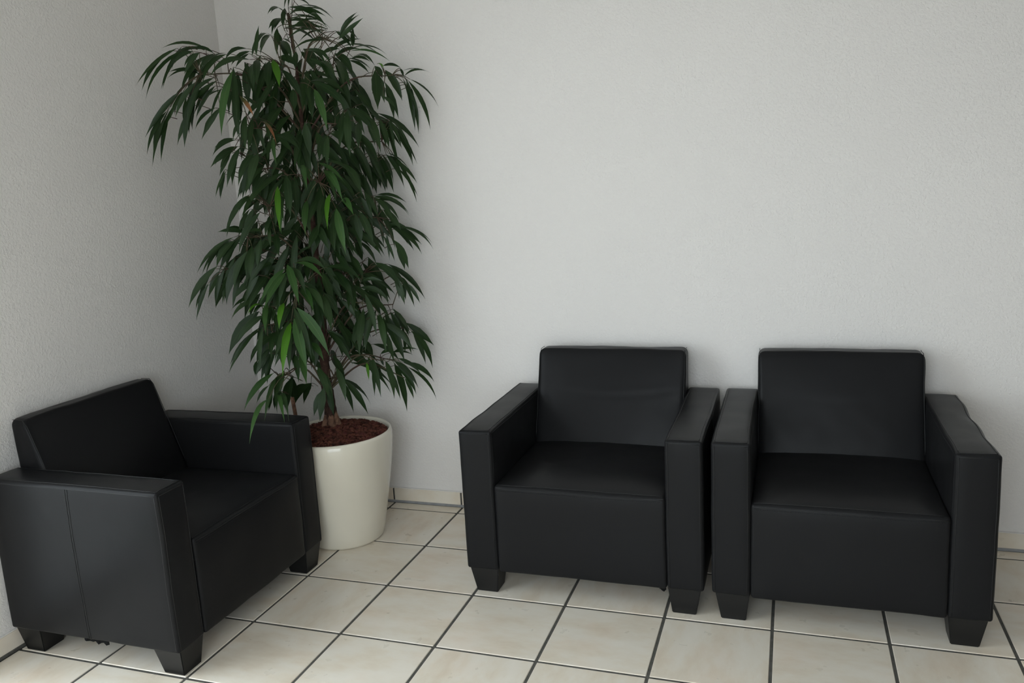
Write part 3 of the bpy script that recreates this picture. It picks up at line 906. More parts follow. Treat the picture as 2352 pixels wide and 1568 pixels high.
 (-0.073,-0.460,0.804,-0.012,-0.525,0.713,0.036,"m",20),
 (-0.117,-0.459,1.005,-0.090,-0.544,0.926,0.033,"b",13),
 (-0.236,-0.338,0.875,-0.256,-0.364,0.805,0.032,"-",17),
 (-0.224,-0.398,0.813,-0.252,-0.440,0.704,0.038,"-",17),
 (-0.048,-0.438,0.847,0.033,-0.470,0.790,0.036,"m",20),
 (-0.127,-0.296,0.755,-0.096,-0.288,0.702,0.032,"-",26),
 (-0.066,-0.261,0.862,0.016,-0.247,0.784,0.038,"-",15),
 (-0.039,-0.277,0.764,-0.002,-0.276,0.651,0.038,"-",26),
 (-0.051,-0.152,0.730,0.077,-0.056,0.561,0.030,"d",26),
 (0.093,-0.231,0.944,0.104,-0.312,0.786,0.043,"-",28),
 (0.115,-0.193,0.950,0.099,-0.252,0.786,0.041,"-",28),
 (0.173,-0.257,0.929,0.240,-0.351,0.802,0.039,"-",28),
 (0.138,-0.140,0.910,0.196,-0.122,0.721,0.057,"-",23),
 (0.155,-0.101,0.922,0.209,-0.075,0.815,0.032,"-",23),
 (0.190,-0.058,0.857,0.277,-0.004,0.756,0.042,"-",21),
 (0.208,-0.056,0.824,0.272,-0.017,0.666,0.036,"-",21),
 (0.179,-0.082,0.836,0.205,-0.068,0.729,0.029,"-",21),
 (0.155,-0.118,0.912,0.185,-0.116,0.797,0.038,"-",23),
 (0.095,-0.128,0.737,0.146,-0.103,0.742,0.023,"-",5),
 (0.139,-0.105,0.739,0.232,-0.062,0.744,0.019,"-",5),
 (0.094,-0.130,0.721,0.107,-0.133,0.690,0.016,"-",5),
 (0.144,-0.336,0.749,0.174,-0.383,0.694,0.017,"b",3),
 (0.115,-0.238,0.752,0.165,-0.286,0.607,0.031,"-",3),
 (0.176,-0.239,0.734,0.243,-0.321,0.613,0.037,"-",3),
 (0.153,-0.125,0.702,0.188,-0.117,0.504,0.042,"-",5),
 (0.182,-0.178,0.721,0.271,-0.169,0.612,0.041,"-",3),
 (0.175,-0.085,0.693,0.274,-0.025,0.602,0.032,"-",5),
 (0.189,-0.074,0.671,0.277,-0.021,0.527,0.020,"-",5),
 (0.216,-0.163,0.647,0.245,-0.159,0.563,0.022,"-",30),
 (0.056,-0.166,0.722,0.108,-0.155,0.656,0.032,"-",5),
 (-0.027,-0.234,0.652,0.051,-0.208,0.508,0.039,"-",7),
 (0.001,-0.328,0.726,0.053,-0.368,0.607,0.037,"-",7),
 (-0.064,-0.328,0.643,-0.067,-0.373,0.522,0.044,"-",7),
 (-0.013,-0.436,0.751,0.052,-0.485,0.651,0.042,"-",20),
 (-0.220,-0.180,0.618,-0.324,-0.155,0.516,0.037,"d",32),
 (-0.267,-0.234,0.660,-0.332,-0.209,0.504,0.051,"d",32),
 (-0.181,-0.414,0.730,-0.162,-0.489,0.645,0.031,"-",32),
 (-0.206,-0.452,0.726,-0.259,-0.573,0.616,0.034,"m",32),
 (-0.257,-0.419,0.667,-0.284,-0.468,0.610,0.019,"-",32),
 (-0.149,-0.519,0.726,-0.102,-0.675,0.616,0.030,"-",20),
 (-0.025,-0.745,0.707,0.019,-0.926,0.617,0.027,"m",20),
 (-0.138,-0.530,0.669,-0.001,-0.703,0.617,0.024,"m",20),
 (-0.352,-0.274,0.601,-0.389,-0.259,0.516,0.027,"d",32),
 (-0.187,-0.238,1.171,-0.216,-0.243,1.085,0.052,"d",16),
 (-0.170,-0.211,1.279,-0.239,-0.203,1.169,0.058,"d",2),
 (-0.309,-0.258,1.133,-0.349,-0.244,1.012,0.046,"d",16),
 (-0.262,-0.257,1.163,-0.317,-0.238,1.061,0.046,"d",16),
 (-0.162,-0.171,1.139,-0.176,-0.129,1.045,0.039,"d",16),
 (-0.071,-0.111,1.041,-0.117,-0.087,0.948,0.040,"d",16),
 (-0.019,-0.079,1.088,-0.014,0.006,1.025,0.046,"d",29),
 (-0.099,-0.192,0.938,-0.134,-0.201,0.837,0.045,"d",15),
 (-0.066,-0.132,0.902,-0.055,-0.066,0.812,0.040,"d",24),
 (-0.059,-0.092,0.843,-0.074,-0.050,0.714,0.047,"d",24),
 (-0.055,-0.187,0.848,-0.056,-0.179,0.743,0.045,"d",24),
 (-0.138,-0.252,0.898,-0.138,-0.250,0.795,0.045,"d",15),
 (-0.187,-0.146,0.800,-0.233,-0.116,0.693,0.040,"d",24),
 (0.008,-0.103,0.793,0.024,-0.067,0.713,0.039,"d",24),
 (-0.173,-0.435,0.906,-0.113,-0.524,0.793,0.037,"-",17),
 (-0.232,-0.426,0.819,-0.262,-0.482,0.726,0.031,"-",17),
 (-0.299,-0.390,0.835,-0.323,-0.430,0.762,0.032,"-",17),
 (-0.309,-0.409,0.764,-0.305,-0.433,0.714,0.026,"-",32),
 (0.006,-0.089,1.202,0.003,-0.046,1.122,0.039,"d",2),
 (-0.026,-0.136,1.188,-0.024,-0.102,1.122,0.039,"d",2),
]
# inner leaves too crowded to tell apart
INNER = [
 (-0.258,-0.279,1.473,-0.311,-0.326,1.298,0.036,"d"),
 (-0.236,-0.212,1.013,-0.387,-0.209,0.923,0.041,"d"),
 (-0.140,-0.214,1.123,-0.261,-0.161,1.028,0.035,"d"),
 (-0.413,-0.076,0.832,-0.506,-0.008,0.748,0.041,"d"),
 (-0.282,-0.255,1.128,-0.369,-0.265,1.036,0.038,"d"),
 (-0.326,-0.250,1.602,-0.373,-0.241,1.434,0.031,"d"),
 (-0.174,-0.096,1.787,-0.225,-0.017,1.680,0.031,"d"),
 (-0.173,-0.303,1.067,-0.282,-0.320,0.953,0.037,"d"),
 (-0.173,-0.115,1.352,-0.197,-0.053,1.223,0.036,"d"),
 (-0.278,-0.046,1.129,-0.381,0.012,1.045,0.040,"d"),
 (-0.085,-0.307,0.845,-0.090,-0.334,0.723,0.042,"-"),
 (-0.123,-0.153,0.758,-0.174,-0.047,0.655,0.039,"d"),
 (-0.006,-0.000,1.590,-0.023,0.026,1.460,0.034,"d"),
 (-0.231,-0.299,1.894,-0.263,-0.290,1.774,0.038,"d"),
 (-0.086,-0.294,1.035,-0.052,-0.345,0.877,0.030,"-"),
 (-0.105,-0.161,0.886,-0.082,-0.072,0.721,0.035,"d"),
 (-0.102,-0.033,1.010,-0.066,-0.010,0.865,0.040,"d"),
 (-0.033,-0.275,1.866,-0.009,-0.315,1.743,0.035,"-"),
 (0.067,-0.227,1.098,0.165,-0.133,1.005,0.033,"-"),
 (-0.344,-0.303,1.267,-0.406,-0.309,1.110,0.041,"d"),
 (0.023,-0.174,1.477,0.064,-0.115,1.374,0.033,"d"),
 (-0.068,-0.258,1.098,0.030,-0.283,0.985,0.041,"-"),
 (-0.037,-0.166,1.461,0.051,-0.143,1.343,0.040,"d"),
 (-0.175,-0.295,1.562,-0.199,-0.348,1.413,0.035,"-"),
 (-0.209,-0.010,0.971,-0.194,0.042,0.829,0.034,"d"),
 (-0.351,-0.130,1.101,-0.435,-0.108,1.015,0.031,"d"),
 (-0.063,-0.193,1.799,-0.071,-0.096,1.650,0.034,"d"),
 (-0.256,-0.067,1.208,-0.223,-0.030,1.065,0.039,"d"),
 (-0.079,-0.283,1.660,-0.055,-0.357,1.504,0.039,"-"),
 (-0.362,-0.066,0.911,-0.456,0.004,0.770,0.041,"d"),
 (0.049,-0.214,0.959,0.090,-0.275,0.840,0.031,"-"),
 (-0.219,-0.178,1.575,-0.298,-0.207,1.478,0.033,"d"),
 (-0.228,-0.371,1.110,-0.260,-0.480,0.994,0.040,"-"),
 (-0.181,-0.105,1.779,-0.251,-0.053,1.634,0.040,"d"),
 (-0.221,-0.400,1.348,-0.285,-0.462,1.207,0.040,"-"),
 (-0.199,-0.232,0.862,-0.292,-0.218,0.758,0.032,"d"),
 (-0.206,-0.117,1.205,-0.279,-0.041,1.079,0.036,"d"),
 (-0.239,-0.275,0.905,-0.332,-0.374,0.801,0.038,"d"),
 (0.017,-0.047,0.762,0.092,0.031,0.675,0.032,"d"),
 (-0.073,-0.179,1.006,-0.035,-0.041,0.897,0.032,"d"),
 (-0.239,-0.020,1.676,-0.285,0.008,1.528,0.042,"d"),
 (-0.286,-0.128,0.814,-0.337,-0.005,0.717,0.036,"d"),
 (-0.134,-0.359,1.216,-0.181,-0.422,1.033,0.041,"-"),
 (-0.114,-0.112,1.744,-0.144,-0.016,1.596,0.032,"d"),
 (-0.089,-0.120,1.518,-0.084,-0.062,1.364,0.040,"d"),
 (-0.068,-0.140,1.218,-0.050,-0.023,1.112,0.035,"d"),
 (-0.291,-0.093,1.647,-0.338,-0.025,1.490,0.039,"d"),
 (-0.038,-0.240,1.875,0.015,-0.228,1.731,0.039,"-"),
 (-0.180,-0.177,1.953,-0.244,-0.189,1.779,0.031,"d"),
 (-0.092,-0.094,1.947,-0.100,0.018,1.846,0.031,"d"),
 (-0.074,-0.078,1.569,-0.063,-0.015,1.418,0.034,"d"),
 (-0.099,-0.097,1.878,-0.113,-0.010,1.782,0.039,"d"),
 (-0.085,-0.275,0.982,-0.067,-0.309,0.859,0.039,"-"),
 (-0.126,-0.164,1.012,-0.136,-0.070,0.853,0.041,"d"),
 (-0.427,-0.078,1.516,-0.569,-0.035,1.417,0.040,"d"),
 (-0.022,-0.243,1.167,0.109,-0.248,1.073,0.034,"-"),
 (-0.090,-0.178,1.128,-0.080,-0.072,1.000,0.036,"d"),
 (-0.099,-0.118,1.693,-0.175,-0.004,1.561,0.039,"d"),
 (-0.245,-0.316,1.201,-0.395,-0.312,1.112,0.038,"d"),
 (-0.136,-0.200,1.414,-0.215,-0.120,1.267,0.040,"d"),
 (-0.280,-0.328,0.990,-0.308,-0.359,0.815,0.036,"d"),
 (-0.212,-0.187,1.351,-0.262,-0.135,1.228,0.031,"d"),
 (-0.045,-0.113,0.920,-0.065,-0.003,0.846,0.035,"d"),
 (0.117,-0.165,1.584,0.164,-0.109,1.428,0.033,"-"),
 (-0.189,-0.229,1.157,-0.273,-0.171,1.037,0.041,"d"),
 (-0.152,-0.260,1.577,-0.251,-0.286,1.455,0.041,"d"),
 (-0.214,-0.037,0.826,-0.226,-0.003,0.712,0.031,"d"),
 (-0.161,-0.142,1.382,-0.175,-0.042,1.226,0.032,"d"),
 (-0.065,-0.046,1.341,-0.069,0.021,1.222,0.034,"d"),
 (-0.154,-0.155,1.330,-0.160,-0.039,1.184,0.031,"d"),
 (-0.226,-0.080,1.133,-0.324,-0.037,0.977,0.035,"d"),
 (-0.195,-0.162,0.791,-0.293,-0.087,0.681,0.035,"d"),
 (-0.138,-0.136,1.741,-0.188,-0.028,1.598,0.041,"d"),
 (-0.009,-0.303,1.600,0.066,-0.244,1.491,0.039,"-"),
 (-0.302,-0.237,1.305,-0.398,-0.208,1.227,0.037,"d"),
 (-0.336,-0.343,1.108,-0.486,-0.385,0.989,0.032,"d"),
 (0.149,-0.204,1.733,0.206,-0.156,1.636,0.041,"-"),
 (-0.461,-0.320,1.082,-0.537,-0.327,0.973,0.041,"d"),
 (-0.076,-0.307,1.114,-0.066,-0.353,0.957,0.040,"-"),
 (-0.154,-0.190,1.699,-0.223,-0.170,1.532,0.039,"d"),
 (-0.234,-0.099,1.538,-0.316,-0.071,1.425,0.035,"d"),
 (-0.095,-0.134,1.494,-0.109,-0.020,1.360,0.034,"d"),
 (-0.231,-0.184,1.492,-0.320,-0.160,1.387,0.039,"d"),
 (-0.360,-0.168,1.245,-0.474,-0.184,1.150,0.037,"d"),
 (0.136,-0.172,0.880,0.247,-0.143,0.762,0.040,"-"),
 (-0.132,-0.355,0.873,-0.187,-0.455,0.761,0.040,"-"),
 (-0.075,-0.286,1.636,-0.023,-0.328,1.466,0.034,"-"),
 (-0.172,-0.204,1.240,-0.262,-0.137,1.133,0.030,"d"),
 (-0.192,-0.217,1.017,-0.234,-0.191,0.861,0.035,"d"),
 (-0.375,-0.130,1.177,-0.409,-0.099,1.022,0.041,"d"),
 (-0.023,-0.112,1.263,0.033,-0.026,1.196,0.041,"d"),
 (-0.218,-0.347,1.151,-0.306,-0.435,1.072,0.039,"-"),
 (-0.261,-0.054,1.367,-0.361,-0.012,1.229,0.031,"d"),
 (-0.182,-0.319,1.033,-0.250,-0.354,0.855,0.037,"-"),
 (0.009,-0.100,1.715,0.062,-0.058,1.553,0.040,"d"),
 (0.045,-0.071,1.332,0.070,-0.047,1.181,0.035,"d"),
 (-0.052,-0.253,1.169,-0.017,-0.257,1.030,0.035,"-"),
 (-0.148,-0.144,1.213,-0.243,-0.077,1.127,0.037,"d"),
 (-0.058,-0.249,1.066,0.021,-0.310,0.940,0.036,"-"),
 (-0.277,-0.179,0.844,-0.394,-0.188,0.711,0.035,"d"),
 (-0.241,-0.059,1.394,-0.283,-0.000,1.228,0.038,"d"),
 (-0.149,-0.192,1.196,-0.169,-0.107,1.040,0.040,"d"),
 (-0.231,-0.365,0.994,-0.340,-0.345,0.833,0.030,"d"),
 (-0.113,-0.085,1.828,-0.155,-0.003,1.712,0.038,"d"),
 (-0.308,-0.071,0.962,-0.369,-0.041,0.804,0.031,"d"),
 (-0.110,-0.294,1.708,-0.170,-0.355,1.604,0.039,"-"),
 (-0.027,-0.072,1.511,0.052,-0.003,1.350,0.036,"d"),
 (-0.187,-0.421,1.178,-0.275,-0.452,1.060,0.034,"-"),
 (-0.097,-0.111,0.983,-0.057,-0.077,0.829,0.032,"d"),
 (0.060,-0.227,1.351,0.131,-0.274,1.180,0.038,"-"),
 (-0.002,-0.199,1.321,0.082,-0.153,1.215,0.041,"-"),
 (-0.116,-0.186,1.164,-0.119,-0.154,1.024,0.034,"d"),
 (-0.223,-0.259,1.724,-0.385,-0.244,1.613,0.035,"d"),
 (-0.263,-0.235,1.381,-0.298,-0.214,1.243,0.041,"d"),
 (-0.040,-0.240,1.324,0.046,-0.280,1.197,0.037,"-"),
 (-0.338,-0.222,1.292,-0.402,-0.237,1.160,0.033,"d"),
 (-0.440,-0.237,1.179,-0.545,-0.217,1.094,0.037,"d"),
 (-0.069,-0.285,1.645,-0.058,-0.377,1.508,0.033,"-"),
 (-0.092,-0.279,1.011,-0.003,-0.367,0.925,0.030,"-"),
 (-0.161,-0.330,1.107,-0.239,-0.375,0.931,0.037,"-"),
 (-0.310,-0.322,0.859,-0.357,-0.343,0.740,0.031,"d"),
 (-0.147,-0.251,1.633,-0.175,-0.297,1.525,0.037,"d"),
 (-0.051,-0.287,1.285,0.028,-0.346,1.195,0.042,"-"),
 (-0.109,-0.289,1.611,-0.160,-0.390,1.473,0.031,"-"),
 (-0.047,-0.229,1.380,0.001,-0.194,1.226,0.035,"-"),
 (-0.134,-0.178,1.209,-0.224,-0.098,1.074,0.033,"d"),
 (-0.141,-0.151,1.112,-0.175,-0.069,0.964,0.031,"d"),
 (-0.159,-0.254,1.193,-0.291,-0.202,1.099,0.031,"d"),
 (-0.170,-0.337,1.071,-0.274,-0.437,0.948,0.040,"-"),
 (-0.004,-0.224,1.384,0.153,-0.212,1.287,0.031,"-"),
 (-0.360,-0.076,1.610,-0.445,-0.063,1.493,0.039,"d"),
 (-0.132,-0.164,1.085,-0.145,-0.083,0.941,0.031,"d"),
 (-0.115,-0.069,1.759,-0.199,0.002,1.649,0.035,"d"),
 (0.025,-0.249,1.275,0.181,-0.224,1.156,0.036,"-"),
 (0.013,-0.120,1.749,0.022,-0.016,1.683,0.041,"d"),
 (-0.192,-0.136,1.425,-0.168,-0.065,1.287,0.039,"d"),
 (-0.222,-0.193,1.822,-0.269,-0.177,1.643,0.035,"d"),
 (-0.149,-0.250,1.160,-0.264,-0.265,1.035,0.030,"d"),
 (-0.206,-0.373,0.849,-0.276,-0.451,0.743,0.031,"-"),
 (-0.265,-0.310,1.172,-0.293,-0.344,1.048,0.038,"d"),
 (-0.107,-0.171,1.072,-0.062,-0.046,0.988,0.041,"d"),
 (-0.088,-0.193,1.253,-0.069,-0.145,1.130,0.031,"d"),
 (-0.115,-0.029,1.547,-0.201,0.048,1.401,0.032,"d"),
 (-0.123,-0.167,1.044,-0.166,-0.158,0.889,0.039,"d"),
 (-0.054,-0.183,1.297,0.074,-0.104,1.178,0.034,"d"),
 (-0.386,-0.091,1.459,-0.465,-0.019,1.399,0.030,"d"),
 (-0.309,-0.302,1.686,-0.344,-0.307,1.560,0.036,"d"),
 (-0.137,-0.302,1.858,-0.185,-0.407,1.702,0.031,"-"),
 (-0.001,-0.250,0.989,0.099,-0.218,0.836,0.037,"-"),
 (0.006,-0.277,1.337,0.056,-0.293,1.191,0.035,"-"),
 (-0.004,-0.187,1.898,0.045,-0.168,1.733,0.039,"d"),
 (-0.296,-0.216,1.156,-0.354,-0.183,1.052,0.038,"d"),
 (-0.015,-0.241,0.891,0.098,-0.297,0.768,0.031,"-"),
 (-0.063,-0.169,1.367,-0.059,-0.026,1.250,0.033,"d"),
 (-0.399,-0.180,0.960,-0.430,-0.146,0.811,0.041,"d"),
 (-0.325,-0.196,1.032,-0.390,-0.196,0.853,0.033,"d"),
 (0.115,-0.048,1.284,0.201,-0.019,1.186,0.032,"d"),
 (-0.426,-0.172,1.006,-0.496,-0.166,0.901,0.034,"d"),
 (-0.014,-0.236,1.182,0.100,-0.303,1.071,0.036,"-"),
 (-0.155,-0.190,0.920,-0.213,-0.155,0.818,0.039,"d"),
 (0.074,-0.158,1.598,0.104,-0.092,1.424,0.039,"d"),
 (-0.195,-0.341,1.093,-0.266,-0.368,0.973,0.035,"-"),
 (-0.318,-0.377,1.271,-0.407,-0.436,1.133,0.036,"d"),
 (-0.090,-0.091,1.120,-0.090,0.016,1.006,0.039,"d"),
 (-0.124,-0.073,1.358,-0.142,0.032,1.265,0.030,"d"),
 (-0.222,-0.116,1.664,-0.267,-0.063,1.502,0.040,"d"),
 (-0.084,-0.193,1.264,-0.067,-0.095,1.149,0.034,"d"),
 (-0.225,-0.003,1.027,-0.227,0.039,0.904,0.039,"d"),
 (0.022,-0.138,1.848,0.046,-0.106,1.694,0.041,"d"),
 (-0.180,-0.128,1.092,-0.255,-0.054,0.989,0.033,"d"),
 (-0.317,-0.019,1.045,-0.361,-0.025,0.879,0.031,"d"),
 (-0.064,-0.167,1.896,-0.045,-0.134,1.767,0.041,"d"),
 (-0.144,-0.148,1.579,-0.128,-0.073,1.430,0.032,"d"),
 (-0.109,-0.090,0.913,-0.128,0.045,0.776,0.038,"d"),
 (0.047,-0.090,1.352,0.066,0.041,1.256,0.038,"d"),
 (0.001,-0.048,1.115,0.051,-0.002,0.949,0.037,"d"),
 (-0.112,-0.103,1.759,-0.129,0.025,1.680,0.040,"d"),
 (-0.090,-0.075,1.909,-0.052,0.015,1.815,0.032,"d"),
 (-0.195,-0.033,1.953,-0.281,0.038,1.858,0.040,"d"),
 (-0.098,-0.063,0.843,-0.106,0.022,0.759,0.032,"d"),
 (-0.355,-0.157,1.642,-0.436,-0.168,1.523,0.039,"d"),
 (-0.315,-0.292,1.312,-0.384,-0.263,1.204,0.035,"d"),
 (-0.363,-0.021,1.478,-0.505,0.011,1.372,0.030,"d"),
 (0.010,-0.215,1.401,0.059,-0.140,1.317,0.041,"-"),
 (-0.156,-0.247,1.135,-0.267,-0.271,1.039,0.031,"d"),
 (-0.020,-0.222,1.637,0.071,-0.208,1.489,0.035,"-"),
 (-0.097,-0.301,1.651,-0.177,-0.425,1.541,0.038,"-"),
 (-0.239,-0.101,0.807,-0.281,-0.068,0.658,0.037,"d"),
 (-0.397,-0.008,1.859,-0.377,0.047,1.688,0.033,"d"),
 (-0.043,-0.301,1.169,0.005,-0.257,0.999,0.041,"-"),
 (-0.304,-0.312,1.305,-0.374,-0.310,1.185,0.032,"d"),
 (-0.188,-0.212,1.415,-0.282,-0.260,1.340,0.037,"d"),
 (-0.121,-0.175,1.138,-0.091,-0.068,1.011,0.034,"d"),
 (-0.319,-0.073,0.943,-0.372,-0.062,0.817,0.032,"d"),
 (-0.229,-0.359,1.602,-0.301,-0.351,1.502,0.039,"d"),
 (-0.166,-0.168,0.847,-0.197,-0.142,0.707,0.037,"d"),
 (-0.257,-0.270,1.692,-0.295,-0.285,1.570,0.032,"d"),
 (-0.372,-0.280,1.200,-0.452,-0.371,1.086,0.039,"d"),
 (-0.115,-0.300,0.942,-0.130,-0.369,0.811,0.041,"-"),
 (-0.059,-0.043,1.311,-0.069,0.050,1.184,0.040,"d"),
 (-0.171,-0.276,0.836,-0.283,-0.315,0.734,0.031,"d"),
 (-0.222,-0.079,1.818,-0.303,0.052,1.692,0.040,"d"),
 (-0.284,-0.136,1.273,-0.405,-0.139,1.187,0.038,"d"),
 (-0.209,-0.164,1.531,-0.287,-0.097,1.390,0.033,"d"),
 (-0.162,-0.240,1.070,-0.214,-0.220,0.927,0.031,"d"),
 (-0.109,-0.162,0.861,-0.051,-0.008,0.765,0.033,"d"),
 (-0.123,-0.288,1.475,-0.120,-0.379,1.345,0.040,"-"),
 (-0.285,-0.149,1.782,-0.387,-0.098,1.668,0.031,"d"),
 (-0.222,-0.150,0.809,-0.367,-0.087,0.687,0.036,"d"),
 (-0.088,-0.078,1.625,-0.079,-0.019,1.483,0.037,"d"),
 (-0.137,-0.136,1.453,-0.130,-0.081,1.319,0.032,"d"),
 (-0.165,-0.268,1.270,-0.240,-0.371,1.192,0.041,"d"),
 (-0.371,-0.078,1.462,-0.443,-0.140,1.387,0.039,"d"),
 (-0.069,-0.190,0.864,-0.090,-0.092,0.778,0.037,"d"),
 (-0.018,-0.203,1.361,0.044,-0.149,1.234,0.035,"d"),
 (-0.234,-0.211,1.388,-0.318,-0.183,1.223,0.037,"d"),
 (0.042,-0.164,1.781,0.125,-0.100,1.686,0.035,"d"),
 (-0.058,-0.220,1.268,0.078,-0.221,1.158,0.041,"-"),
 (-0.059,-0.266,1.369,0.005,-0.274,1.225,0.039,"-"),
 (0.030,-0.171,1.898,0.078,-0.163,1.733,0.033,"-"),
 (-0.199,-0.255,0.985,-0.238,-0.263,0.869,0.041,"d"),
 (-0.113,-0.089,1.532,-0.055,0.026,1.401,0.031,"d"),
 (-0.146,-0.343,1.773,-0.227,-0.400,1.704,0.037,"-"),
 (-0.019,-0.264,1.380,0.039,-0.202,1.279,0.039,"-"),
 (-0.237,-0.287,1.266,-0.332,-0.366,1.135,0.036,"d"),
 (-0.087,-0.152,1.624,-0.102,0.005,1.523,0.038,"d"),
 (-0.143,-0.260,1.141,-0.219,-0.265,0.971,0.033,"d"),
 (-0.281,-0.154,0.991,-0.337,-0.050,0.846,0.035,"d"),
 (-0.144,-0.043,1.543,-0.272,0.042,1.434,0.040,"d"),
 (-0.260,-0.381,1.097,-0.350,-0.448,1.018,0.040,"-"),
 (-0.389,-0.119,0.936,-0.393,-0.059,0.802,0.039,"d"),
 (-0.158,-0.280,1.843,-0.182,-0.325,1.681,0.035,"-"),
 (-0.085,-0.294,1.062,-0.015,-0.304,0.918,0.035,"-"),
 (0.062,-0.216,1.785,0.108,-0.204,1.608,0.038,"-"),
 (-0.067,-0.256,0.863,0.047,-0.287,0.737,0.034,"-"),
 (-0.075,-0.199,1.869,-0.078,-0.134,1.751,0.032,"d"),
 (0.029,-0.270,1.243,0.064,-0.241,1.073,0.031,"-"),
 (-0.376,-0.112,1.384,-0.519,-0.144,1.248,0.033,"d"),
 (-0.225,-0.208,1.422,-0.270,-0.233,1.302,0.034,"d"),
 (-0.223,-0.200,0.863,-0.298,-0.117,0.763,0.035,"d"),
 (-0.307,-0.197,1.491,-0.381,-0.143,1.332,0.035,"d"),
 (0.075,-0.106,1.477,0.118,-0.110,1.287,0.032,"d"),
 (-0.205,-0.356,1.689,-0.225,-0.390,1.538,0.040,"-"),
 (0.006,-0.203,1.141,0.096,-0.205,1.028,0.035,"-"),
 (-0.219,-0.142,1.228,-0.266,-0.099,1.115,0.035,"d"),
 (-0.058,-0.131,1.003,0.012,0.003,0.895,0.036,"d"),
 (-0.383,0.005,0.843,-0.457,0.050,0.736,0.041,"d"),
 (-0.271,-0.241,1.240,-0.386,-0.322,1.143,0.037,"d"),
 (-0.212,-0.200,1.206,-0.303,-0.122,1.065,0.036,"d"),
 (-0.000,-0.135,1.660,0.080,-0.102,1.486,0.033,"d"),
 (-0.021,-0.193,1.696,0.090,-0.168,1.555,0.037,"-"),
 (-0.358,-0.091,1.319,-0.442,-0.023,1.233,0.040,"d"),
 (-0.395,-0.044,0.784,-0.543,-0.043,0.702,0.034,"d"),
 (-0.268,-0.094,0.837,-0.321,-0.053,0.676,0.040,"d"),
 (-0.202,-0.246,1.229,-0.281,-0.308,1.153,0.036,"d"),
 (0.072,-0.068,1.608,0.113,-0.053,1.431,0.038,"d"),
 (-0.204,-0.340,1.145,-0.321,-0.374,1.015,0.038,"d"),
 (-0.206,-0.281,1.910,-0.277,-0.254,1.751,0.041,"d"),
 (-0.020,-0.176,1.408,0.018,-0.171,1.254,0.035,"d"),
 (0.116,-0.217,1.386,0.148,-0.201,1.268,0.034,"-"),
 (-0.073,-0.192,1.705,-0.051,-0.162,1.586,0.036,"d"),
 (-0.115,-0.278,0.883,-0.123,-0.383,0.730,0.037,"-"),
 (-0.241,-0.267,1.742,-0.329,-0.324,1.577,0.041,"d"),
 (-0.241,-0.229,1.823,-0.277,-0.196,1.669,0.041,"d"),
 (0.016,-0.145,1.084,0.109,-0.106,0.927,0.038,"d"),
 (-0.155,-0.380,1.919,-0.170,-0.423,1.798,0.033,"-"),
 (-0.088,-0.192,1.522,-0.093,-0.098,1.389,0.037,"d"),
 (-0.056,-0.179,1.598,0.087,-0.171,1.475,0.036,"d"),
 (-0.063,-0.277,1.598,-0.025,-0.287,1.479,0.035,"-"),
 (0.001,-0.112,1.473,0.094,-0.129,1.298,0.039,"d"),
 (-0.147,-0.227,1.315,-0.223,-0.212,1.199,0.040,"d"),
 (-0.206,-0.112,1.172,-0.311,-0.074,1.069,0.033,"d"),
 (-0.394,-0.006,0.798,-0.452,0.044,0.646,0.037,"d"),
 (-0.338,-0.116,1.919,-0.390,-0.124,1.758,0.036,"d"),
 (-0.045,-0.092,1.269,-0.024,0.012,1.146,0.041,"d"),
 (-0.061,-0.157,1.388,-0.022,-0.103,1.249,0.036,"d"),
 (-0.135,-0.306,1.739,-0.152,-0.399,1.629,0.042,"-"),
 (-0.131,-0.142,1.812,-0.208,-0.020,1.718,0.035,"d"),
 (-0.371,-0.059,1.841,-0.411,0.030,1.767,0.041,"d"),
 (-0.289,-0.117,1.893,-0.364,-0.070,1.725,0.035,"d"),
 (-0.165,-0.178,0.886,-0.202,-0.110,0.742,0.035,"d"),
 (-0.099,-0.186,1.782,-0.090,-0.109,1.614,0.042,"d"),
 (-0.062,-0.182,1.773,0.002,-0.147,1.620,0.033,"d"),
 (-0.082,-0.076,1.517,-0.070,-0.025,1.401,0.040,"d"),
 (-0.151,-0.145,0.766,-0.230,-0.004,0.673,0.036,"d"),
 (0.061,-0.034,0.876,0.121,-0.026,0.760,0.037,"d"),
 (-0.127,-0.189,1.725,-0.168,-0.154,1.608,0.030,"d"),
 (-0.081,-0.152,1.836,-0.046,-0.073,1.712,0.041,"d"),
 (-0.025,-0.124,1.801,-0.020,-0.074,1.621,0.038,"d"),
 (-0.171,-0.294,1.722,-0.288,-0.286,1.645,0.042,"d"),
 (0.102,-0.214,1.637,0.187,-0.188,1.511,0.040,"-"),
 (-0.331,-0.271,1.107,-0.438,-0.283,1.025,0.040,"d"),
 (-0.344,0.004,1.950,-0.415,-0.003,1.765,0.032,"d"),
 (-0.103,-0.177,1.473,-0.145,-0.021,1.379,0.041,"d"),
 (-0.058,-0.203,1.317,-0.036,-0.161,1.137,0.038,"d"),
 (-0.091,-0.278,1.062,-0.014,-0.338,0.973,0.033,"-"),
 (-0.275,-0.217,1.368,-0.323,-0.202,1.193,0.038,"d"),
 (0.003,-0.016,1.565,0.011,0.038,1.455,0.032,"d"),
 (-0.116,-0.177,1.450,-0.136,-0.097,1.325,0.033,"d"),
 (-0.203,-0.375,0.874,-0.262,-0.489,0.803,0.041,"-"),
 (-0.164,-0.277,1.815,-0.186,-0.319,1.664,0.031,"d"),
 (-0.294,-0.092,1.614,-0.439,-0.157,1.525,0.040,"d"),
 (-0.244,-0.141,0.952,-0.311,-0.066,0.825,0.034,"d"),
 (-0.366,-0.042,0.802,-0.476,0.007,0.673,0.031,"d"),
 (-0.094,-0.148,0.921,-0.084,-0.058,0.789,0.038,"d"),
 (-0.091,-0.076,1.554,-0.044,0.024,1.446,0.033,"d"),
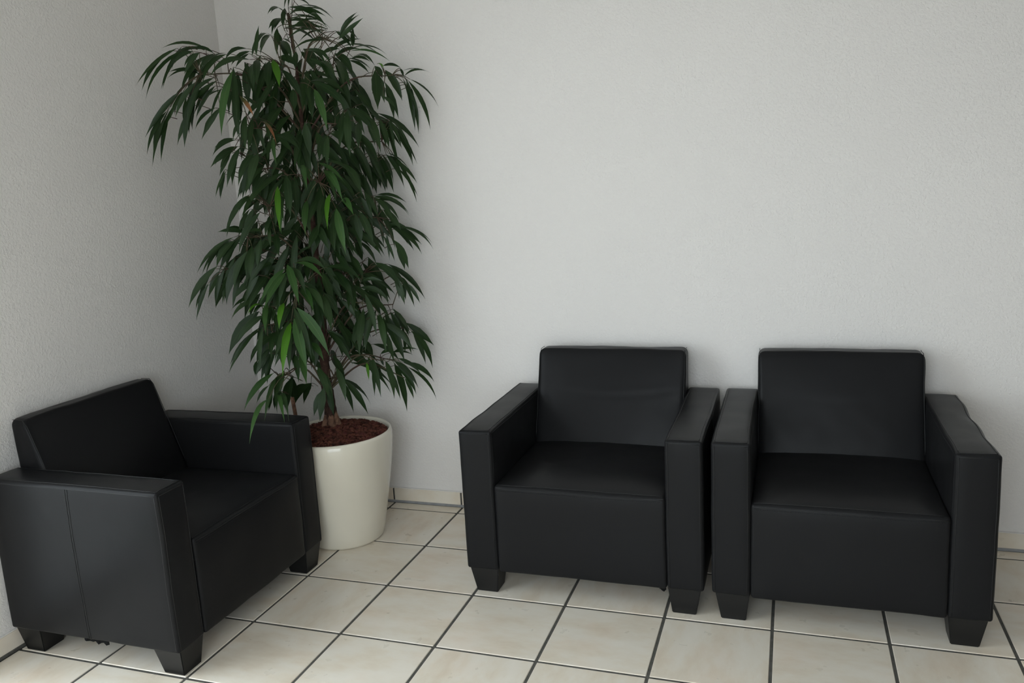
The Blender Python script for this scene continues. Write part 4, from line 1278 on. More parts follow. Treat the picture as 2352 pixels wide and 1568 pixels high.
 (-0.032,-0.226,1.727,0.048,-0.136,1.596,0.038,"d"),
 (-0.123,-0.309,0.915,-0.125,-0.398,0.761,0.036,"-"),
 (0.038,-0.177,1.416,0.109,-0.160,1.277,0.040,"-"),
 (0.007,-0.010,1.843,0.062,0.053,1.673,0.034,"d"),
 (-0.018,-0.157,1.833,0.005,-0.137,1.713,0.036,"d"),
 (0.147,-0.160,1.700,0.243,-0.102,1.628,0.034,"-"),
 (-0.262,-0.173,1.108,-0.335,-0.229,0.977,0.037,"d"),
 (-0.263,-0.170,1.934,-0.335,-0.110,1.795,0.031,"d"),
 (-0.410,-0.145,1.092,-0.513,-0.201,0.961,0.031,"d"),
 (-0.280,-0.410,1.598,-0.337,-0.499,1.527,0.038,"-"),
 (-0.029,-0.174,1.228,0.012,-0.124,1.048,0.041,"d"),
 (-0.296,-0.270,1.551,-0.394,-0.289,1.411,0.036,"d"),
 (-0.229,-0.440,1.111,-0.278,-0.482,1.005,0.030,"-"),
 (-0.223,-0.038,1.479,-0.297,0.018,1.354,0.034,"d"),
 (0.036,-0.166,1.042,0.140,-0.128,0.963,0.032,"-"),
 (-0.087,-0.295,1.585,-0.039,-0.352,1.411,0.031,"-"),
 (-0.244,-0.245,1.881,-0.300,-0.182,1.774,0.036,"d"),
 (-0.116,-0.087,1.357,-0.197,0.022,1.240,0.034,"d"),
 (-0.152,-0.123,1.138,-0.212,-0.011,1.049,0.032,"d"),
 (0.017,-0.249,1.264,0.095,-0.275,1.171,0.033,"-"),
 (-0.033,-0.185,0.747,0.048,-0.115,0.672,0.032,"d"),
 (0.003,-0.238,1.377,0.080,-0.270,1.208,0.040,"-"),
 (-0.109,-0.114,0.967,-0.057,-0.033,0.882,0.035,"d"),
 (-0.062,-0.217,1.222,0.030,-0.169,1.093,0.042,"d"),
 (-0.013,-0.178,1.659,0.078,-0.075,1.573,0.040,"d"),
 (-0.027,-0.224,1.296,0.030,-0.269,1.167,0.036,"-"),
 (-0.079,-0.173,1.057,-0.023,-0.077,0.946,0.036,"d"),
 (-0.164,-0.337,0.993,-0.188,-0.435,0.861,0.042,"-"),
 (-0.190,0.001,1.692,-0.244,0.023,1.526,0.032,"d"),
 (-0.074,-0.269,1.086,-0.033,-0.339,0.906,0.038,"-"),
 (-0.108,-0.110,1.122,-0.086,-0.075,0.958,0.031,"d"),
 (-0.233,-0.167,1.290,-0.244,-0.109,1.180,0.030,"d"),
 (-0.102,-0.041,1.417,-0.031,0.006,1.266,0.031,"d"),
 (-0.197,-0.265,0.823,-0.291,-0.212,0.704,0.040,"d"),
 (0.058,-0.136,1.526,0.120,-0.051,1.447,0.042,"d"),
 (-0.157,-0.057,1.398,-0.135,-0.001,1.284,0.039,"d"),
 (-0.351,-0.150,1.479,-0.380,-0.120,1.361,0.039,"d"),
 (-0.230,-0.139,1.274,-0.324,-0.104,1.146,0.030,"d"),
 (-0.340,-0.033,1.146,-0.377,0.007,0.999,0.040,"d"),
 (-0.192,-0.332,1.258,-0.278,-0.426,1.148,0.038,"-"),
 (-0.194,-0.058,1.407,-0.211,-0.015,1.263,0.034,"d"),
 (-0.146,-0.156,1.063,-0.159,-0.114,0.882,0.041,"d"),
 (0.002,-0.078,1.918,0.097,-0.115,1.798,0.039,"d"),
 (-0.237,-0.109,1.386,-0.336,-0.078,1.267,0.041,"d"),
 (-0.246,-0.116,1.118,-0.382,-0.048,1.005,0.035,"d"),
 (-0.202,-0.331,1.764,-0.275,-0.333,1.590,0.031,"d"),
 (-0.105,-0.329,1.495,-0.151,-0.392,1.351,0.033,"-"),
 (-0.062,-0.097,1.472,-0.067,-0.029,1.310,0.036,"d"),
 (-0.102,-0.293,1.487,-0.105,-0.342,1.307,0.038,"-"),
 (0.044,-0.268,1.058,0.139,-0.187,0.913,0.037,"-"),
 (-0.028,-0.236,1.557,0.086,-0.182,1.448,0.039,"-"),
 (0.136,-0.151,0.841,0.182,-0.183,0.723,0.033,"-"),
 (-0.395,-0.231,1.229,-0.488,-0.188,1.160,0.037,"d"),
 (-0.199,-0.321,1.223,-0.247,-0.375,1.090,0.038,"-"),
 (-0.211,-0.073,1.064,-0.287,-0.042,0.961,0.033,"d"),
 (-0.062,-0.136,1.587,-0.042,-0.087,1.407,0.031,"d"),
 (-0.175,-0.201,1.509,-0.204,-0.164,1.359,0.035,"d"),
 (-0.453,-0.165,1.042,-0.523,-0.167,0.900,0.038,"d"),
 (-0.102,-0.349,1.252,-0.110,-0.392,1.078,0.035,"-"),
 (-0.103,-0.178,1.716,-0.125,-0.080,1.611,0.034,"d"),
 (0.073,-0.160,1.077,0.142,-0.103,0.966,0.036,"-"),
 (-0.164,-0.232,1.566,-0.222,-0.232,1.418,0.035,"d"),
 (-0.155,-0.075,1.860,-0.236,-0.007,1.795,0.037,"d"),
 (-0.169,-0.122,1.878,-0.163,-0.064,1.738,0.036,"d"),
 (-0.216,-0.254,1.483,-0.289,-0.325,1.390,0.035,"d"),
 (0.025,-0.269,1.483,0.108,-0.248,1.382,0.031,"-"),
 (-0.074,-0.282,1.590,-0.051,-0.328,1.466,0.032,"-"),
 (-0.091,-0.075,0.858,-0.083,-0.038,0.728,0.041,"d"),
 (-0.243,-0.128,1.727,-0.346,-0.163,1.589,0.033,"d"),
 (-0.117,-0.100,0.763,0.005,-0.004,0.673,0.040,"d"),
 (-0.234,-0.393,1.205,-0.306,-0.418,1.067,0.033,"-"),
 (-0.210,-0.168,0.879,-0.331,-0.179,0.742,0.032,"d"),
 (-0.061,-0.151,1.134,-0.048,-0.103,0.970,0.038,"d"),
 (-0.216,-0.218,1.205,-0.288,-0.257,1.046,0.041,"d"),
 (-0.270,-0.089,1.729,-0.364,-0.046,1.598,0.035,"d"),
 (-0.066,-0.009,1.494,-0.046,0.024,1.356,0.038,"d"),
 (-0.112,-0.284,1.146,-0.058,-0.374,1.075,0.035,"-"),
 (0.027,-0.197,1.104,0.038,-0.137,0.981,0.030,"d"),
 (-0.062,-0.239,1.284,0.038,-0.330,1.202,0.039,"-"),
 (-0.166,-0.064,0.925,-0.127,0.036,0.851,0.033,"d"),
 (-0.239,-0.251,1.550,-0.337,-0.347,1.440,0.031,"d"),
 (-0.104,-0.124,1.026,0.006,-0.053,0.935,0.032,"d"),
 (-0.150,-0.201,0.817,-0.254,-0.187,0.688,0.031,"d"),
 (-0.046,-0.231,0.922,0.016,-0.230,0.787,0.038,"-"),
 (-0.065,-0.119,0.754,-0.010,-0.047,0.652,0.035,"d"),
 (-0.377,-0.196,1.097,-0.438,-0.117,0.959,0.038,"d"),
 (-0.050,-0.285,1.151,0.034,-0.297,1.028,0.036,"-"),
 (-0.319,-0.009,1.346,-0.400,0.048,1.232,0.036,"d"),
 (-0.038,-0.179,1.047,0.045,-0.160,0.892,0.035,"d"),
 (-0.152,-0.309,1.906,-0.204,-0.371,1.745,0.034,"-"),
 (-0.167,-0.196,1.868,-0.241,-0.176,1.761,0.034,"d"),
 (0.079,-0.206,1.212,0.171,-0.242,1.128,0.036,"-"),
 (-0.167,-0.272,1.523,-0.270,-0.250,1.454,0.035,"d"),
 (-0.049,-0.091,1.383,-0.049,0.008,1.236,0.032,"d"),
 (0.048,-0.226,1.162,0.127,-0.270,1.068,0.034,"-"),
 (-0.441,-0.115,1.160,-0.509,-0.128,1.043,0.031,"d"),
 (-0.231,-0.065,1.260,-0.342,-0.027,1.138,0.037,"d"),
 (-0.177,-0.215,1.864,-0.206,-0.134,1.752,0.040,"d"),
 (-0.041,-0.077,1.797,0.051,0.020,1.697,0.035,"d"),
 (-0.072,-0.072,1.390,-0.067,-0.006,1.224,0.038,"d"),
 (-0.349,-0.094,1.070,-0.389,-0.096,0.947,0.039,"d"),
 (-0.186,-0.010,1.079,-0.232,0.046,0.893,0.034,"d"),
 (-0.223,-0.082,1.363,-0.273,-0.014,1.211,0.034,"d"),
 (-0.150,-0.251,1.322,-0.228,-0.269,1.218,0.039,"d"),
 (0.003,-0.116,1.078,0.145,-0.066,0.983,0.033,"d"),
 (-0.225,-0.030,1.919,-0.258,0.049,1.828,0.035,"d"),
 (-0.015,-0.115,1.529,0.086,-0.067,1.382,0.031,"d"),
 (-0.307,-0.185,1.645,-0.376,-0.094,1.508,0.041,"d"),
 (-0.102,-0.278,1.009,-0.064,-0.284,0.865,0.032,"-"),
 (-0.170,-0.129,1.842,-0.237,-0.058,1.678,0.032,"d"),
 (-0.243,-0.231,1.761,-0.312,-0.248,1.652,0.031,"d"),
 (0.028,-0.059,1.850,0.062,0.044,1.711,0.041,"d"),
 (-0.185,-0.192,1.189,-0.301,-0.161,1.035,0.033,"d"),
 (-0.214,-0.143,1.551,-0.262,-0.089,1.429,0.031,"d"),
 (-0.385,-0.394,1.960,-0.496,-0.428,1.940,0.020,"-"),
 (-0.488,-0.469,1.958,-0.577,-0.528,1.825,0.023,"-"),
 (-0.474,-0.421,1.957,-0.569,-0.438,1.838,0.020,"-"),
 (-0.458,-0.433,1.975,-0.547,-0.457,1.837,0.022,"-"),
 (-0.417,-0.447,1.969,-0.492,-0.460,1.898,0.021,"-"),
 (-0.351,-0.476,1.936,-0.384,-0.522,1.884,0.021,"-"),
 (-0.375,-0.479,1.942,-0.410,-0.539,1.898,0.025,"-"),
 (-0.371,-0.389,1.922,-0.445,-0.400,1.808,0.034,"-"),
 (-0.410,-0.395,1.930,-0.466,-0.418,1.804,0.035,"-"),
 (-0.420,-0.396,1.873,-0.502,-0.463,1.882,0.025,"-"),
 (-0.409,-0.397,1.881,-0.498,-0.436,1.882,0.023,"-"),
 (-0.291,-0.481,1.922,-0.317,-0.532,1.884,0.019,"-"),
 (-0.264,-0.429,1.932,-0.302,-0.541,1.852,0.022,"-"),
 (-0.208,-0.378,1.931,-0.243,-0.415,1.882,0.020,"-"),
 (-0.211,-0.365,1.941,-0.256,-0.419,1.891,0.021,"-"),
 (-0.461,-0.468,1.790,-0.551,-0.528,1.621,0.022,"-"),
 (-0.471,-0.458,1.806,-0.513,-0.454,1.733,0.017,"-"),
 (-0.458,-0.445,1.791,-0.465,-0.469,1.696,0.016,"-"),
 (-0.551,-0.482,1.724,-0.577,-0.519,1.608,0.023,"-"),
 (-0.514,-0.482,1.740,-0.558,-0.506,1.567,0.023,"-"),
 (-0.415,-0.425,1.845,-0.454,-0.442,1.739,0.028,"-"),
 (-0.433,-0.422,1.855,-0.522,-0.459,1.756,0.022,"-"),
 (-0.442,-0.423,1.760,-0.498,-0.474,1.625,0.030,"-"),
 (-0.451,-0.443,1.790,-0.451,-0.464,1.664,0.031,"-"),
 (-0.437,-0.421,1.825,-0.472,-0.415,1.683,0.030,"-"),
 (-0.384,-0.380,1.845,-0.466,-0.397,1.738,0.026,"-"),
 (-0.366,-0.389,1.828,-0.438,-0.423,1.719,0.024,"-"),
 (-0.307,-0.427,1.814,-0.344,-0.461,1.710,0.016,"-"),
 (-0.313,-0.409,1.809,-0.382,-0.473,1.742,0.013,"-"),
 (-0.374,-0.393,1.748,-0.441,-0.433,1.676,0.023,"-"),
 (-0.369,-0.374,1.735,-0.434,-0.397,1.663,0.022,"-"),
 (-0.236,-0.442,1.878,-0.208,-0.494,1.686,0.033,"-"),
 (-0.235,-0.447,1.842,-0.217,-0.479,1.626,0.036,"-"),
 (-0.293,-0.344,1.879,-0.278,-0.355,1.749,0.027,"-"),
 (-0.307,-0.348,1.877,-0.318,-0.339,1.747,0.028,"-"),
 (-0.183,-0.396,1.917,-0.123,-0.411,1.989,0.025,"-"),
 (-0.058,-0.437,1.970,-0.031,-0.560,1.908,0.024,"-"),
 (-0.066,-0.440,1.974,-0.041,-0.559,1.917,0.019,"-"),
 (-0.083,-0.321,2.050,-0.079,-0.388,2.001,0.021,"-"),
 (-0.086,-0.340,2.048,-0.097,-0.395,2.007,0.020,"-"),
 (-0.054,-0.360,2.065,-0.034,-0.466,2.041,0.017,"-"),
 (-0.117,-0.318,2.012,-0.085,-0.337,1.920,0.024,"-"),
 (0.007,-0.389,2.091,0.059,-0.503,2.035,0.014,"-"),
 (-0.010,-0.384,2.052,0.123,-0.379,2.025,0.023,"-"),
 (-0.001,-0.406,2.065,0.143,-0.414,1.984,0.030,"-"),
 (-0.095,-0.270,2.049,-0.005,-0.270,2.031,0.021,"-"),
 (-0.088,-0.275,2.078,0.055,-0.241,2.068,0.013,"-"),
 (-0.104,-0.254,2.066,0.014,-0.215,2.006,0.012,"-"),
 (-0.130,-0.249,2.034,-0.031,-0.200,1.976,0.030,"-"),
 (-0.122,-0.224,2.033,-0.019,-0.169,2.033,0.027,"-"),
 (0.097,-0.372,2.016,0.046,-0.467,1.973,0.011,"-"),
 (0.002,-0.158,2.022,-0.095,-0.199,1.984,0.013,"-"),
 (0.006,-0.157,2.031,-0.080,-0.220,2.032,0.014,"-"),
 (0.136,-0.399,1.936,0.082,-0.532,1.889,0.011,"-"),
 (0.064,-0.266,1.969,0.020,-0.313,1.958,0.012,"-"),
 (0.111,-0.258,1.974,0.188,-0.259,2.046,0.022,"-"),
 (0.124,-0.273,1.973,0.204,-0.272,2.034,0.023,"-"),
 (0.072,-0.217,2.005,0.137,-0.225,1.940,0.023,"-"),
 (0.078,-0.202,2.006,0.165,-0.224,1.964,0.021,"-"),
 (0.040,-0.177,1.923,0.142,-0.175,1.936,0.023,"-"),
 (0.126,-0.229,1.928,0.279,-0.239,1.897,0.014,"-"),
 (0.052,-0.182,1.925,0.119,-0.209,1.846,0.039,"-"),
 (0.023,-0.173,1.924,0.063,-0.170,1.852,0.035,"-"),
 (0.085,-0.140,1.912,0.147,-0.107,1.899,0.023,"-"),
 (0.068,-0.125,1.909,0.129,-0.091,1.860,0.020,"-"),
 (-0.075,-0.213,1.956,-0.023,-0.203,1.891,0.039,"-"),
 (-0.059,-0.388,1.950,-0.000,-0.446,1.872,0.032,"-"),
 (-0.082,-0.372,1.957,0.010,-0.437,1.891,0.025,"-"),
 (-0.086,-0.406,1.891,-0.057,-0.459,1.797,0.034,"-"),
 (-0.094,-0.436,1.878,-0.061,-0.491,1.779,0.037,"-"),
 (-0.101,-0.488,1.873,-0.063,-0.586,1.797,0.033,"-"),
 (-0.234,-0.374,1.903,-0.193,-0.399,1.780,0.041,"-"),
 (-0.139,-0.304,1.875,-0.049,-0.294,1.790,0.031,"-"),
 (0.006,-0.322,1.818,0.152,-0.339,1.755,0.038,"-"),
 (-0.048,-0.168,1.823,0.050,-0.090,1.711,0.027,"-"),
 (-0.065,-0.271,1.838,-0.043,-0.289,1.728,0.034,"-"),
 (0.117,-0.297,1.884,0.176,-0.351,1.815,0.029,"-"),
 (0.135,-0.318,1.869,0.213,-0.398,1.775,0.032,"-"),
 (0.069,-0.355,1.878,0.148,-0.434,1.797,0.021,"-"),
 (0.080,-0.374,1.867,0.167,-0.427,1.813,0.025,"-"),
 (0.032,-0.369,1.925,0.124,-0.404,1.859,0.024,"-"),
 (0.019,-0.348,1.885,0.110,-0.345,1.824,0.018,"-"),
 (0.192,-0.163,1.851,0.227,-0.170,1.740,0.046,"-"),
 (0.240,0.001,1.847,0.320,0.023,1.860,0.014,"-"),
 (0.205,-0.097,1.857,0.255,-0.071,1.765,0.033,"-"),
 (0.240,-0.003,1.850,0.269,0.026,1.726,0.015,"-"),
 (0.247,0.013,1.816,0.261,0.046,1.635,0.026,"-"),
 (0.253,-0.012,1.822,0.260,0.019,1.646,0.029,"-"),
 (0.260,0.018,1.803,0.264,0.015,1.707,0.016,"-"),
 (0.231,-0.155,1.789,0.251,-0.146,1.675,0.031,"-"),
 (0.059,-0.096,1.777,0.120,-0.054,1.711,0.033,"-"),
 (0.080,-0.114,1.800,0.114,-0.106,1.706,0.027,"-"),
 (0.057,-0.047,1.847,0.044,-0.053,1.775,0.031,"-"),
 (0.042,-0.047,1.848,0.026,-0.031,1.780,0.033,"-"),
 (0.123,-0.051,1.711,0.206,-0.014,1.574,0.025,"-"),
 (0.156,-0.078,1.688,0.241,-0.037,1.561,0.026,"-"),
 (0.171,-0.060,1.668,0.204,-0.041,1.494,0.025,"-"),
 (0.208,-0.020,1.655,0.250,-0.008,1.505,0.017,"-"),
 (0.225,-0.133,1.667,0.244,-0.142,1.564,0.016,"-"),
 (0.222,-0.117,1.677,0.259,-0.074,1.590,0.018,"-"),
 (0.219,-0.202,1.672,0.246,-0.221,1.574,0.032,"-"),
 (0.223,-0.208,1.662,0.240,-0.212,1.578,0.030,"-"),
 (0.154,-0.173,1.685,0.184,-0.195,1.583,0.039,"-"),
 (0.114,-0.226,1.719,0.209,-0.240,1.654,0.027,"-"),
 (0.083,-0.193,1.731,0.158,-0.223,1.623,0.031,"-"),
 (0.128,-0.309,1.704,0.128,-0.357,1.570,0.036,"-"),
 (0.038,-0.222,1.734,0.055,-0.228,1.682,0.024,"-"),
 (-0.096,-0.048,1.764,-0.116,0.003,1.698,0.045,"-"),
 (0.040,-0.265,1.634,0.136,-0.268,1.581,0.028,"-"),
 (0.054,-0.278,1.620,0.136,-0.297,1.546,0.030,"-"),
 (0.066,-0.345,1.617,0.074,-0.393,1.534,0.036,"-"),
 (0.052,-0.340,1.603,0.065,-0.405,1.525,0.034,"-"),
 (0.005,-0.159,1.580,0.060,-0.146,1.487,0.048,"-"),
 (0.079,-0.258,1.504,0.159,-0.279,1.429,0.036,"-"),
 (0.053,-0.099,1.531,0.099,-0.059,1.445,0.050,"-"),
 (0.073,-0.073,1.524,0.086,-0.055,1.416,0.051,"-"),
 (0.096,-0.038,1.563,0.089,0.010,1.422,0.047,"-"),
 (0.126,-0.058,1.555,0.128,-0.011,1.420,0.037,"-"),
 (0.110,-0.041,1.526,0.120,-0.014,1.407,0.037,"-"),
 (0.175,-0.066,1.534,0.227,-0.018,1.457,0.023,"-"),
 (0.142,-0.056,1.548,0.173,-0.040,1.437,0.027,"-"),
 (0.190,-0.024,1.490,0.244,0.023,1.380,0.017,"-"),
 (0.171,-0.073,1.544,0.221,-0.060,1.472,0.016,"-"),
 (0.173,-0.096,1.539,0.242,-0.074,1.493,0.014,"-"),
 (0.065,-0.379,1.518,0.182,-0.391,1.467,0.027,"-"),
 (0.037,-0.337,1.495,0.142,-0.449,1.380,0.030,"-"),
 (-0.007,-0.401,1.508,0.064,-0.483,1.445,0.025,"-"),
 (-0.041,-0.282,1.682,-0.042,-0.303,1.561,0.041,"-"),
 (-0.057,-0.297,1.658,-0.064,-0.305,1.550,0.037,"-"),
 (0.005,-0.296,1.627,0.033,-0.332,1.555,0.033,"-"),
 (-0.083,-0.273,1.633,-0.072,-0.287,1.560,0.021,"-"),
 (-0.125,-0.426,1.610,-0.096,-0.495,1.537,0.021,"-"),
 (-0.141,-0.360,1.627,-0.046,-0.359,1.592,0.029,"-"),
 (-0.138,-0.368,1.632,-0.071,-0.373,1.564,0.031,"-"),
 (-0.217,-0.431,1.775,-0.153,-0.440,1.723,0.020,"-"),
 (-0.148,-0.410,1.686,-0.092,-0.473,1.597,0.019,"-"),
 (-0.200,-0.376,1.701,-0.172,-0.407,1.591,0.025,"-"),
 (-0.220,-0.431,1.701,-0.213,-0.473,1.608,0.023,"-"),
 (-0.231,-0.372,1.703,-0.198,-0.419,1.590,0.029,"-"),
 (-0.300,-0.392,1.628,-0.353,-0.448,1.591,0.019,"-"),
 (-0.295,-0.395,1.622,-0.338,-0.465,1.597,0.019,"-"),
 (-0.270,-0.468,1.576,-0.284,-0.517,1.519,0.016,"-"),
 (-0.265,-0.477,1.582,-0.274,-0.553,1.532,0.019,"-"),
 (-0.261,-0.445,1.578,-0.259,-0.495,1.461,0.029,"-"),
 (-0.319,-0.399,1.581,-0.339,-0.448,1.524,0.022,"-"),
 (-0.333,-0.435,1.515,-0.345,-0.464,1.420,0.016,"-"),
 (-0.337,-0.430,1.498,-0.347,-0.459,1.409,0.017,"-"),
 (-0.245,-0.399,1.549,-0.262,-0.407,1.439,0.029,"-"),
 (-0.180,-0.456,1.564,-0.188,-0.551,1.454,0.035,"-"),
 (-0.216,-0.345,1.508,-0.253,-0.422,1.426,0.025,"-"),
 (-0.210,-0.379,1.506,-0.228,-0.423,1.410,0.031,"-"),
 (-0.127,-0.349,1.479,-0.181,-0.417,1.340,0.032,"-"),
 (-0.299,-0.351,1.398,-0.356,-0.396,1.336,0.021,"-"),
 (-0.201,-0.445,1.409,-0.209,-0.540,1.356,0.019,"-"),
 (-0.057,-0.423,1.478,-0.028,-0.503,1.361,0.038,"-"),
 (-0.080,-0.351,1.454,-0.088,-0.402,1.349,0.036,"-"),
 (-0.103,-0.450,1.425,-0.026,-0.540,1.313,0.025,"-"),
 (-0.032,-0.301,1.460,-0.081,-0.330,1.351,0.030,"-"),
 (-0.050,-0.220,1.458,-0.058,-0.262,1.349,0.025,"-"),
 (-0.035,-0.217,1.453,-0.111,-0.257,1.351,0.023,"-"),
 (0.055,-0.341,1.391,0.075,-0.466,1.283,0.022,"-"),
 (-0.035,-0.172,1.362,-0.039,-0.200,1.270,0.032,"-"),
 (0.158,-0.259,1.407,0.195,-0.287,1.313,0.020,"-"),
 (0.130,-0.110,1.388,0.226,-0.056,1.354,0.020,"-"),
 (0.125,-0.121,1.383,0.223,-0.069,1.335,0.023,"-"),
 (0.151,-0.179,1.378,0.229,-0.190,1.313,0.025,"-"),
 (0.171,-0.177,1.373,0.261,-0.196,1.294,0.025,"-"),
 (-0.209,-0.197,1.821,-0.253,-0.209,1.749,0.044,"-"),
 (-0.218,-0.179,1.832,-0.251,-0.193,1.753,0.045,"-"),
 (-0.264,-0.241,1.750,-0.255,-0.224,1.671,0.041,"-"),
 (-0.239,-0.222,1.740,-0.271,-0.223,1.669,0.038,"-"),
 (-0.264,-0.142,1.742,-0.248,-0.082,1.684,0.041,"-"),
 (-0.257,-0.126,1.752,-0.291,-0.060,1.656,0.041,"-"),
 (-0.360,-0.293,1.826,-0.363,-0.260,1.705,0.036,"-"),
 (-0.337,-0.314,1.829,-0.341,-0.292,1.703,0.037,"-"),
 (-0.107,-0.097,1.691,-0.154,-0.089,1.634,0.028,"-"),
 (-0.139,-0.143,1.588,-0.195,-0.143,1.528,0.033,"-"),
 (0.005,-0.034,1.804,0.003,0.009,1.726,0.027,"-"),
 (-0.040,-0.143,1.557,-0.102,-0.146,1.491,0.041,"-"),
 (-0.170,-0.174,1.419,-0.197,-0.133,1.319,0.032,"-"),
 (-0.165,-0.170,1.408,-0.221,-0.145,1.334,0.035,"-"),
 (-0.220,-0.308,1.485,-0.214,-0.325,1.404,0.033,"-"),
 (-0.049,-0.042,1.386,-0.021,-0.018,1.298,0.034,"-"),
 (-0.041,-0.041,1.397,-0.038,0.022,1.302,0.038,"-"),
 (0.000,-0.290,1.435,0.018,-0.400,1.330,0.036,"-"),
 (-0.018,-0.290,1.437,0.034,-0.344,1.330,0.039,"-"),
 (-0.228,-0.493,1.400,-0.254,-0.564,1.273,0.022,"-"),
 (-0.229,-0.387,1.395,-0.233,-0.477,1.351,0.026,"-"),
 (-0.300,-0.352,1.362,-0.327,-0.399,1.270,0.029,"-"),
 (-0.328,-0.360,1.263,-0.368,-0.414,1.293,0.027,"-"),
 (-0.397,-0.390,1.243,-0.483,-0.448,1.124,0.022,"-"),
 (-0.376,-0.388,1.247,-0.484,-0.423,1.118,0.022,"-"),
 (-0.368,-0.378,1.232,-0.397,-0.406,1.148,0.035,"-"),
 (-0.375,-0.376,1.232,-0.444,-0.409,1.175,0.044,"-"),
 (-0.462,-0.410,1.137,-0.541,-0.431,0.978,0.031,"-"),
 (-0.463,-0.446,1.077,-0.498,-0.491,0.990,0.015,"-"),
 (-0.396,-0.421,1.141,-0.421,-0.405,1.026,0.028,"-"),
 (-0.393,-0.434,1.124,-0.435,-0.490,1.033,0.027,"-"),
 (-0.378,-0.376,1.177,-0.450,-0.414,1.046,0.034,"-"),
 (-0.333,-0.398,1.173,-0.401,-0.454,1.051,0.042,"-"),
 (-0.333,-0.389,1.129,-0.401,-0.439,1.014,0.027,"-"),
 (-0.304,-0.395,1.195,-0.352,-0.424,1.100,0.033,"-"),
 (-0.301,-0.381,1.185,-0.345,-0.417,1.086,0.031,"-"),
 (-0.232,-0.446,1.219,-0.227,-0.508,1.133,0.032,"-"),
 (-0.233,-0.460,1.217,-0.227,-0.519,1.123,0.032,"-"),
 (-0.180,-0.442,1.246,-0.207,-0.494,1.156,0.034,"-"),
 (-0.319,-0.340,1.119,-0.350,-0.324,1.044,0.032,"-"),
 (-0.349,-0.336,1.130,-0.390,-0.358,1.062,0.031,"-"),
 (-0.155,-0.428,1.336,-0.127,-0.489,1.273,0.029,"-"),
 (-0.120,-0.401,1.408,-0.097,-0.484,1.302,0.036,"-"),
 (-0.036,-0.365,1.370,0.013,-0.435,1.257,0.035,"-"),
 (-0.051,-0.351,1.374,-0.009,-0.399,1.280,0.031,"-"),
 (0.016,-0.347,1.390,0.023,-0.446,1.306,0.035,"-"),
 (0.036,-0.344,1.381,0.041,-0.422,1.284,0.038,"-"),
 (0.074,-0.346,1.343,0.094,-0.405,1.197,0.033,"-"),
 (0.075,-0.356,1.329,0.106,-0.432,1.205,0.034,"-"),
 (0.119,-0.342,1.380,0.183,-0.423,1.335,0.033,"-"),
 (-0.053,-0.260,1.287,-0.045,-0.300,1.216,0.037,"-"),
 (-0.047,-0.265,1.267,-0.054,-0.292,1.200,0.036,"-"),
 (-0.082,-0.230,1.264,-0.114,-0.230,1.166,0.035,"-"),
 (-0.037,-0.189,1.259,-0.039,-0.189,1.099,0.033,"-"),
 (0.036,-0.145,1.351,0.064,-0.141,1.280,0.032,"-"),
 (0.120,-0.275,1.321,0.140,-0.287,1.215,0.041,"-"),
 (0.084,-0.119,1.315,0.152,-0.087,1.220,0.035,"-"),
 (0.062,-0.129,1.293,0.169,-0.080,1.216,0.032,"-"),
 (0.099,-0.171,1.245,0.160,-0.135,1.175,0.028,"-"),
 (0.129,-0.095,1.359,0.144,-0.116,1.194,0.031,"-"),
 (0.136,-0.147,1.364,0.240,-0.109,1.337,0.022,"-"),
 (0.158,-0.093,1.246,0.233,-0.058,1.242,0.020,"-"),
 (0.141,-0.077,1.275,0.216,-0.048,1.241,0.019,"-"),
 (0.175,-0.041,1.248,0.291,0.019,1.181,0.017,"-"),
 (0.148,-0.025,1.257,0.215,0.008,1.158,0.025,"-"),
 (0.164,-0.030,1.259,0.242,0.026,1.179,0.029,"-"),
 (0.222,-0.144,1.194,0.234,-0.123,1.092,0.037,"-"),
 (0.188,-0.164,1.233,0.196,-0.173,1.138,0.016,"-"),
 (0.040,-0.060,1.127,0.051,-0.030,0.976,0.048,"-"),
 (0.144,-0.193,1.112,0.237,-0.160,1.049,0.036,"-"),
 (0.145,-0.196,1.115,0.248,-0.170,1.043,0.039,"-"),
 (0.202,-0.128,1.070,0.201,-0.126,0.974,0.029,"-"),
 (0.209,-0.147,1.069,0.251,-0.121,0.975,0.033,"-"),
 (0.238,-0.126,1.034,0.283,-0.112,0.952,0.022,"-"),
 (0.224,-0.121,1.043,0.233,-0.133,0.968,0.021,"-"),
 (0.127,-0.275,1.074,0.206,-0.275,1.057,0.019,"-"),
 (-0.004,-0.328,1.124,0.106,-0.323,1.089,0.028,"-"),
 (-0.043,-0.452,1.162,0.086,-0.480,1.129,0.034,"-"),
 (-0.046,-0.497,1.143,0.048,-0.564,1.056,0.034,"-"),
 (-0.119,-0.421,1.108,-0.162,-0.508,1.043,0.032,"-"),
 (-0.104,-0.442,1.112,-0.107,-0.502,1.013,0.030,"-"),
 (-0.175,-0.373,1.089,-0.197,-0.446,0.988,0.029,"-"),
 (-0.158,-0.378,1.086,-0.134,-0.460,0.978,0.030,"-"),
 (-0.045,-0.444,1.062,0.025,-0.426,0.989,0.052,"-"),
 (-0.062,-0.430,1.050,0.040,-0.513,1.003,0.038,"-"),
 (-0.057,-0.413,1.055,0.056,-0.502,1.005,0.037,"-"),
 (-0.006,-0.458,1.066,0.031,-0.475,0.996,0.028,"-"),
 (0.006,-0.368,1.029,0.068,-0.384,0.943,0.039,"-"),
 (0.006,-0.396,1.009,0.077,-0.439,0.920,0.040,"-"),
 (0.006,-0.295,1.086,0.102,-0.312,1.000,0.042,"-"),
 (0.005,-0.280,1.093,0.107,-0.299,1.001,0.040,"-"),
 (0.066,-0.259,1.034,0.099,-0.352,0.965,0.032,"-"),
 (0.049,-0.187,1.019,0.145,-0.184,0.954,0.029,"-"),
